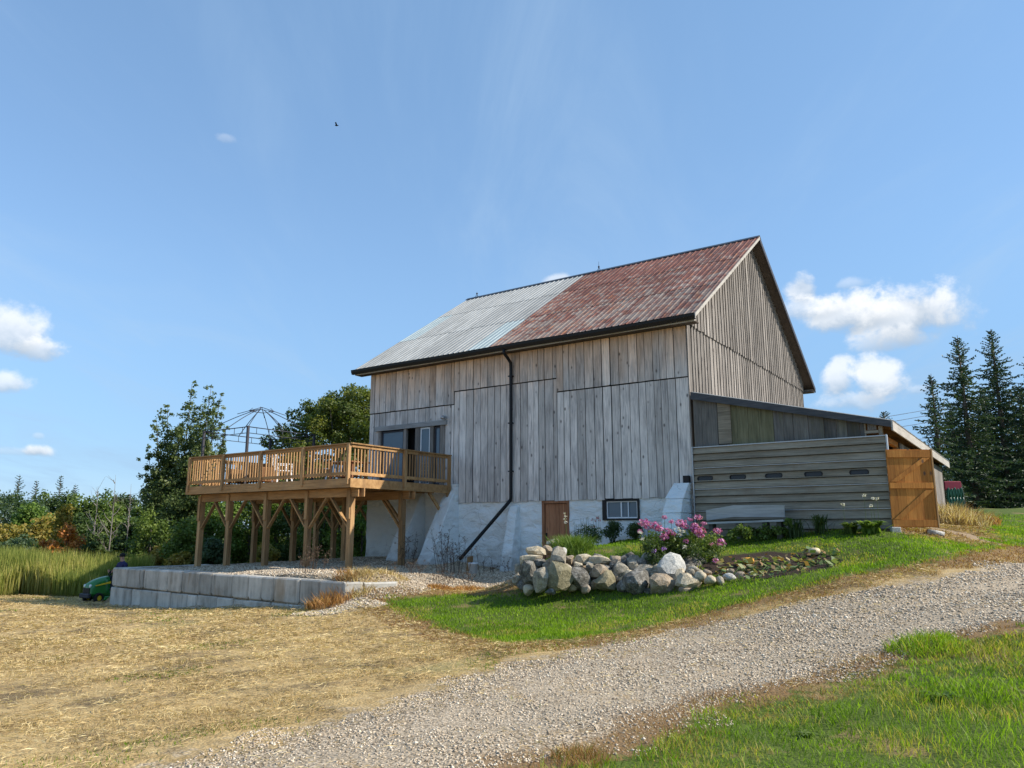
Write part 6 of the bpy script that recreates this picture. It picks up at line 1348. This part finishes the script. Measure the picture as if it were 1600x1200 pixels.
# local frame: +X is forward
sec = [(1.02, .30, .36, .62), (.98, .34, .34, .72), (.75, .36, .34, .84), (.45, .35, .34, .92), (.18, .30, .36, .96)]
m = MB(); vs = []; n = 10
for (x, w, z0, z1) in sec:
    for k in range(n):
        a = math.pi * k / (n - 1); vs.append((x, w * .92 * math.copysign(abs(math.cos(a)) ** .55, math.cos(a)) if 0 < k < n - 1 else w * .92 * math.cos(a), z0 + (z1 - z0) * math.sin(a) ** .6))
fs = [(i * n + k, i * n + k + 1, (i + 1) * n + k + 1, (i + 1) * n + k) for i in range(len(sec) - 1) for k in range(n - 1)] + [tuple(range(n)), tuple((len(sec) - 1) * n + k for k in range(n))[::-1]]
m.smooth = True; m.add(vs, fs); m.build('hood', M['green'], mw)
m = MB(); m.box(1.0, 1.045, -.24, .24, .36, .56)
for k in range(5): m.box(1.046, 1.055, -.22, .22, .38 + k * .035, .395 + k * .035)
m.build('grille', M['black'], mw)
for s in (-1, 1):
    m = MB(); m.lathe((1.005, s * .20, .63), [(0, .03), (.05, .025), (.065, 0), (.06, -.03)], 12, (1, 0, .2)); m.build('headlight', M['lamp'], mw)
    m = MB(); ys = s * .335; m.hexa([(.20, ys - .012, .70), (.85, ys - .012, .62), (.85, ys + .012, .62), (.20, ys + .012, .70), (.20, ys - .012, .77), (.85, ys - .012, .655), (.85, ys + .012, .655), (.20, ys + .012, .77)]); m.build('stripe', M['yellow'], mw)
m = MB(); m.box(-.75, 1.0, -.25, .25, .26, .37); m.build('chassis', M['green'], mw, bevel=.02)
m = MB(); m.box(1.0, 1.14, -.34, .34, .20, .36); m.build('bumper', M['blackrough'], mw, bevel=.03)
m = MB(); m.hexa([(-.15, -.56, .10), (.55, -.52, .10), (.55, .52, .10), (-.15, .56, .10), (-.12, -.54, .24), (.5, -.50, .24), (.5, .50, .24), (-.12, .54, .24)]); m.build('mower_deck', M['green'], mw, bevel=.02)
m = MB(); m.hexa([(-.85, -.46, .42), (.05, -.44, .36), (.05, .44, .36), (-.85, .46, .42), (-.85, -.44, .60), (-.02, -.40, .44), (-.02, .40, .44), (-.85, .44, .60)]); m.build('fender', M['green'], mw, bevel=.03)
def wheel(x, y, r_, w, rimr):
    m = MB(); m.lathe((x, y, r_), [(rimr, -w / 2), (r_ * .9, -w / 2), (r_, -w * .35), (r_, w * .35), (r_ * .9, w / 2), (rimr, w / 2), (rimr, -w / 2)], 20, (0, 1, 0)); t = m.build('wheel', M['rubber'], mw)
    m = MB(); m.lathe((x, y, r_), [(0, -w * .3), (rimr * .5, -w * .34), (rimr * 1.0, -w * .42), (rimr * 1.0, w * .42), (rimr * .5, w * .34), (0, w * .3)], 16, (0, 1, 0)); m.build('rim', M['yellow'], t)
for s in (-1, 1): wheel(.72, s * .40, .19, .16, .10); wheel(-.55, s * .42, .27, .24, .14)
m = MB(); m.box(-.62, -.2, -.22, .22, .62, .70); m.hexa([(-.70, -.2, .70), (-.60, -.2, .70), (-.60, .2, .70), (-.70, .2, .70), (-.80, -.18, 1.08), (-.72, -.18, 1.08), (-.72, .18, 1.08), (-.80, .18, 1.08)]); m.build('seat', M['yellow'], mw, bevel=.02)
m = MB(); m.tube([(.15, 0, .90), (.02, 0, 1.02)], .02, 8); cxs, czs = .02, 1.03; m.tube([(cxs - .07 * math.cos(t), .17 * math.sin(t), czs + .17 * math.cos(t) * .75) for t in np.linspace(0, 2 * math.pi, 21)], .013, 6)
m.tube([(cxs, -.16, czs), (cxs, .16, czs)], .009, 5); m.build('steering_wheel', M['black'], mw)
# the driver, seated
pr = empty('person', (MX[0], MX[1], mz), 'person in a navy long sleeved top and dark cap driving the mower', 'person', rz=mw_rz); LOCAL.add(pr.name)
def skin_body(verts, edges, radii, root, mats, pick, sub=2):
    me = bpy.data.meshes.new('body_cage'); me.from_pydata(verts, edges, []); o = bpy.data.objects.new('body_cage', me); COL.objects.link(o); sk = o.modifiers.new('s', 'SKIN'); 
    for i, r_ in enumerate(radii): me.skin_vertices[0].data[i].radius = r_ if isinstance(r_, tuple) else (r_, r_)
    me.skin_vertices[0].data[root].use_root = True; sk.use_smooth_shade = True; sb = o.modifiers.new('b', 'SUBSURF'); sb.levels = sub; sb.render_levels = sub
    bpy.context.view_layer.update(); ev = o.evaluated_get(bpy.context.evaluated_depsgraph_get()); out = bpy.data.meshes.new_from_object(ev); bpy.data.objects.remove(o)
    out.materials.clear()
    for m_ in mats: out.materials.append(m_)
    for p_ in out.polygons: p_.material_index = pick(p_.center); p_.use_smooth = True
    return out
vb = [(-.40, 0, .80), (-.41, 0, .95), (-.40, 0, 1.12), (-.38, 0, 1.27), (-.37, 0, 1.36), (-.35, 0, 1.44), (-.345, 0, 1.55)]; eb = [(i, i + 1) for i in range(6)]; rb = [(.15, .17), (.14, .15), (.15, .17), (.14, .19), (.055, .055), (.072, .082), (.082, .075)]
def chain(start, pts, rad):
    k = start
    for p_, r_ in zip(pts, rad): vb.append(p_); rb.append(r_); eb.append((k, len(vb) - 1)); k = len(vb) - 1
    return k
for s in (-1, 1):
    k = chain(3, [(-.37, s * .19, 1.27), (-.30, s * .25, 1.05), (-.08, s * .20, .98), (.0, s * .16, 1.03)], [.062, .048, .036, .026])
    for f in range(4): chain(k, [(.045, s * (.145 - .012 * f) , 1.075 - f * .022), (.075, s * (.125 - .012 * f), 1.06 - f * .022), (.06, s * (.10 - .01 * f), 1.05 - f * .022)], [.011, .0095, .008])
    chain(k, [(.02, s * .12, 1.09), (.04, s * .10, 1.10)], [.012, .009])
    chain(0, [(-.30, s * .11, .79), (.02, s * .17, .80), (.10, s * .19, .44), (.20, s * .19, .41)], [.095, .075, .052, .042])
me = skin_body(vb, eb, rb, 0, [M['skin'], M['navy'], M['trouser']], lambda c: 0 if (c.z > 1.36 or c.x > -.03 and c.z > .93 and abs(c.y) < .23) else (2 if c.z < .86 else 1)); me.name = 'body'; link('body', me, pr)
m = MB(); m.smooth = True
for s in (-1, 1):
    m.lathe((-.268, s * .030, 1.515), [(0, .010), (.009, .006), (.010, 0)], 8, (1, 0, 0)); m.lathe((-.345, s * .083, 1.50), [(0, .012), (.02, .008), (.024, -.006)], 10, (0, s, 0))
m.lathe((-.262, 0, 1.485), [(0, .022), (.010, .012), (.014, -.01)], 8, (1, 0, -.3)); m.box(-.275, -.268, -.022, .022, 1.447, 1.455); m.build('face', M['skin'], pr)
m = MB(); m.lathe((-.35, 0, 1.545), [(.098, -.02), (.102, .01), (.095, .06), (.06, .10), (0, .112)], 16); m.hexa([(-.27, -.06, 1.535), (-.16, -.04, 1.525), (-.16, .04, 1.525), (-.27, .06, 1.535), (-.27, -.06, 1.548), (-.16, -.04, 1.535), (-.16, .04, 1.535), (-.27, .06, 1.548)]); m.build('cap', M['cap'], pr)
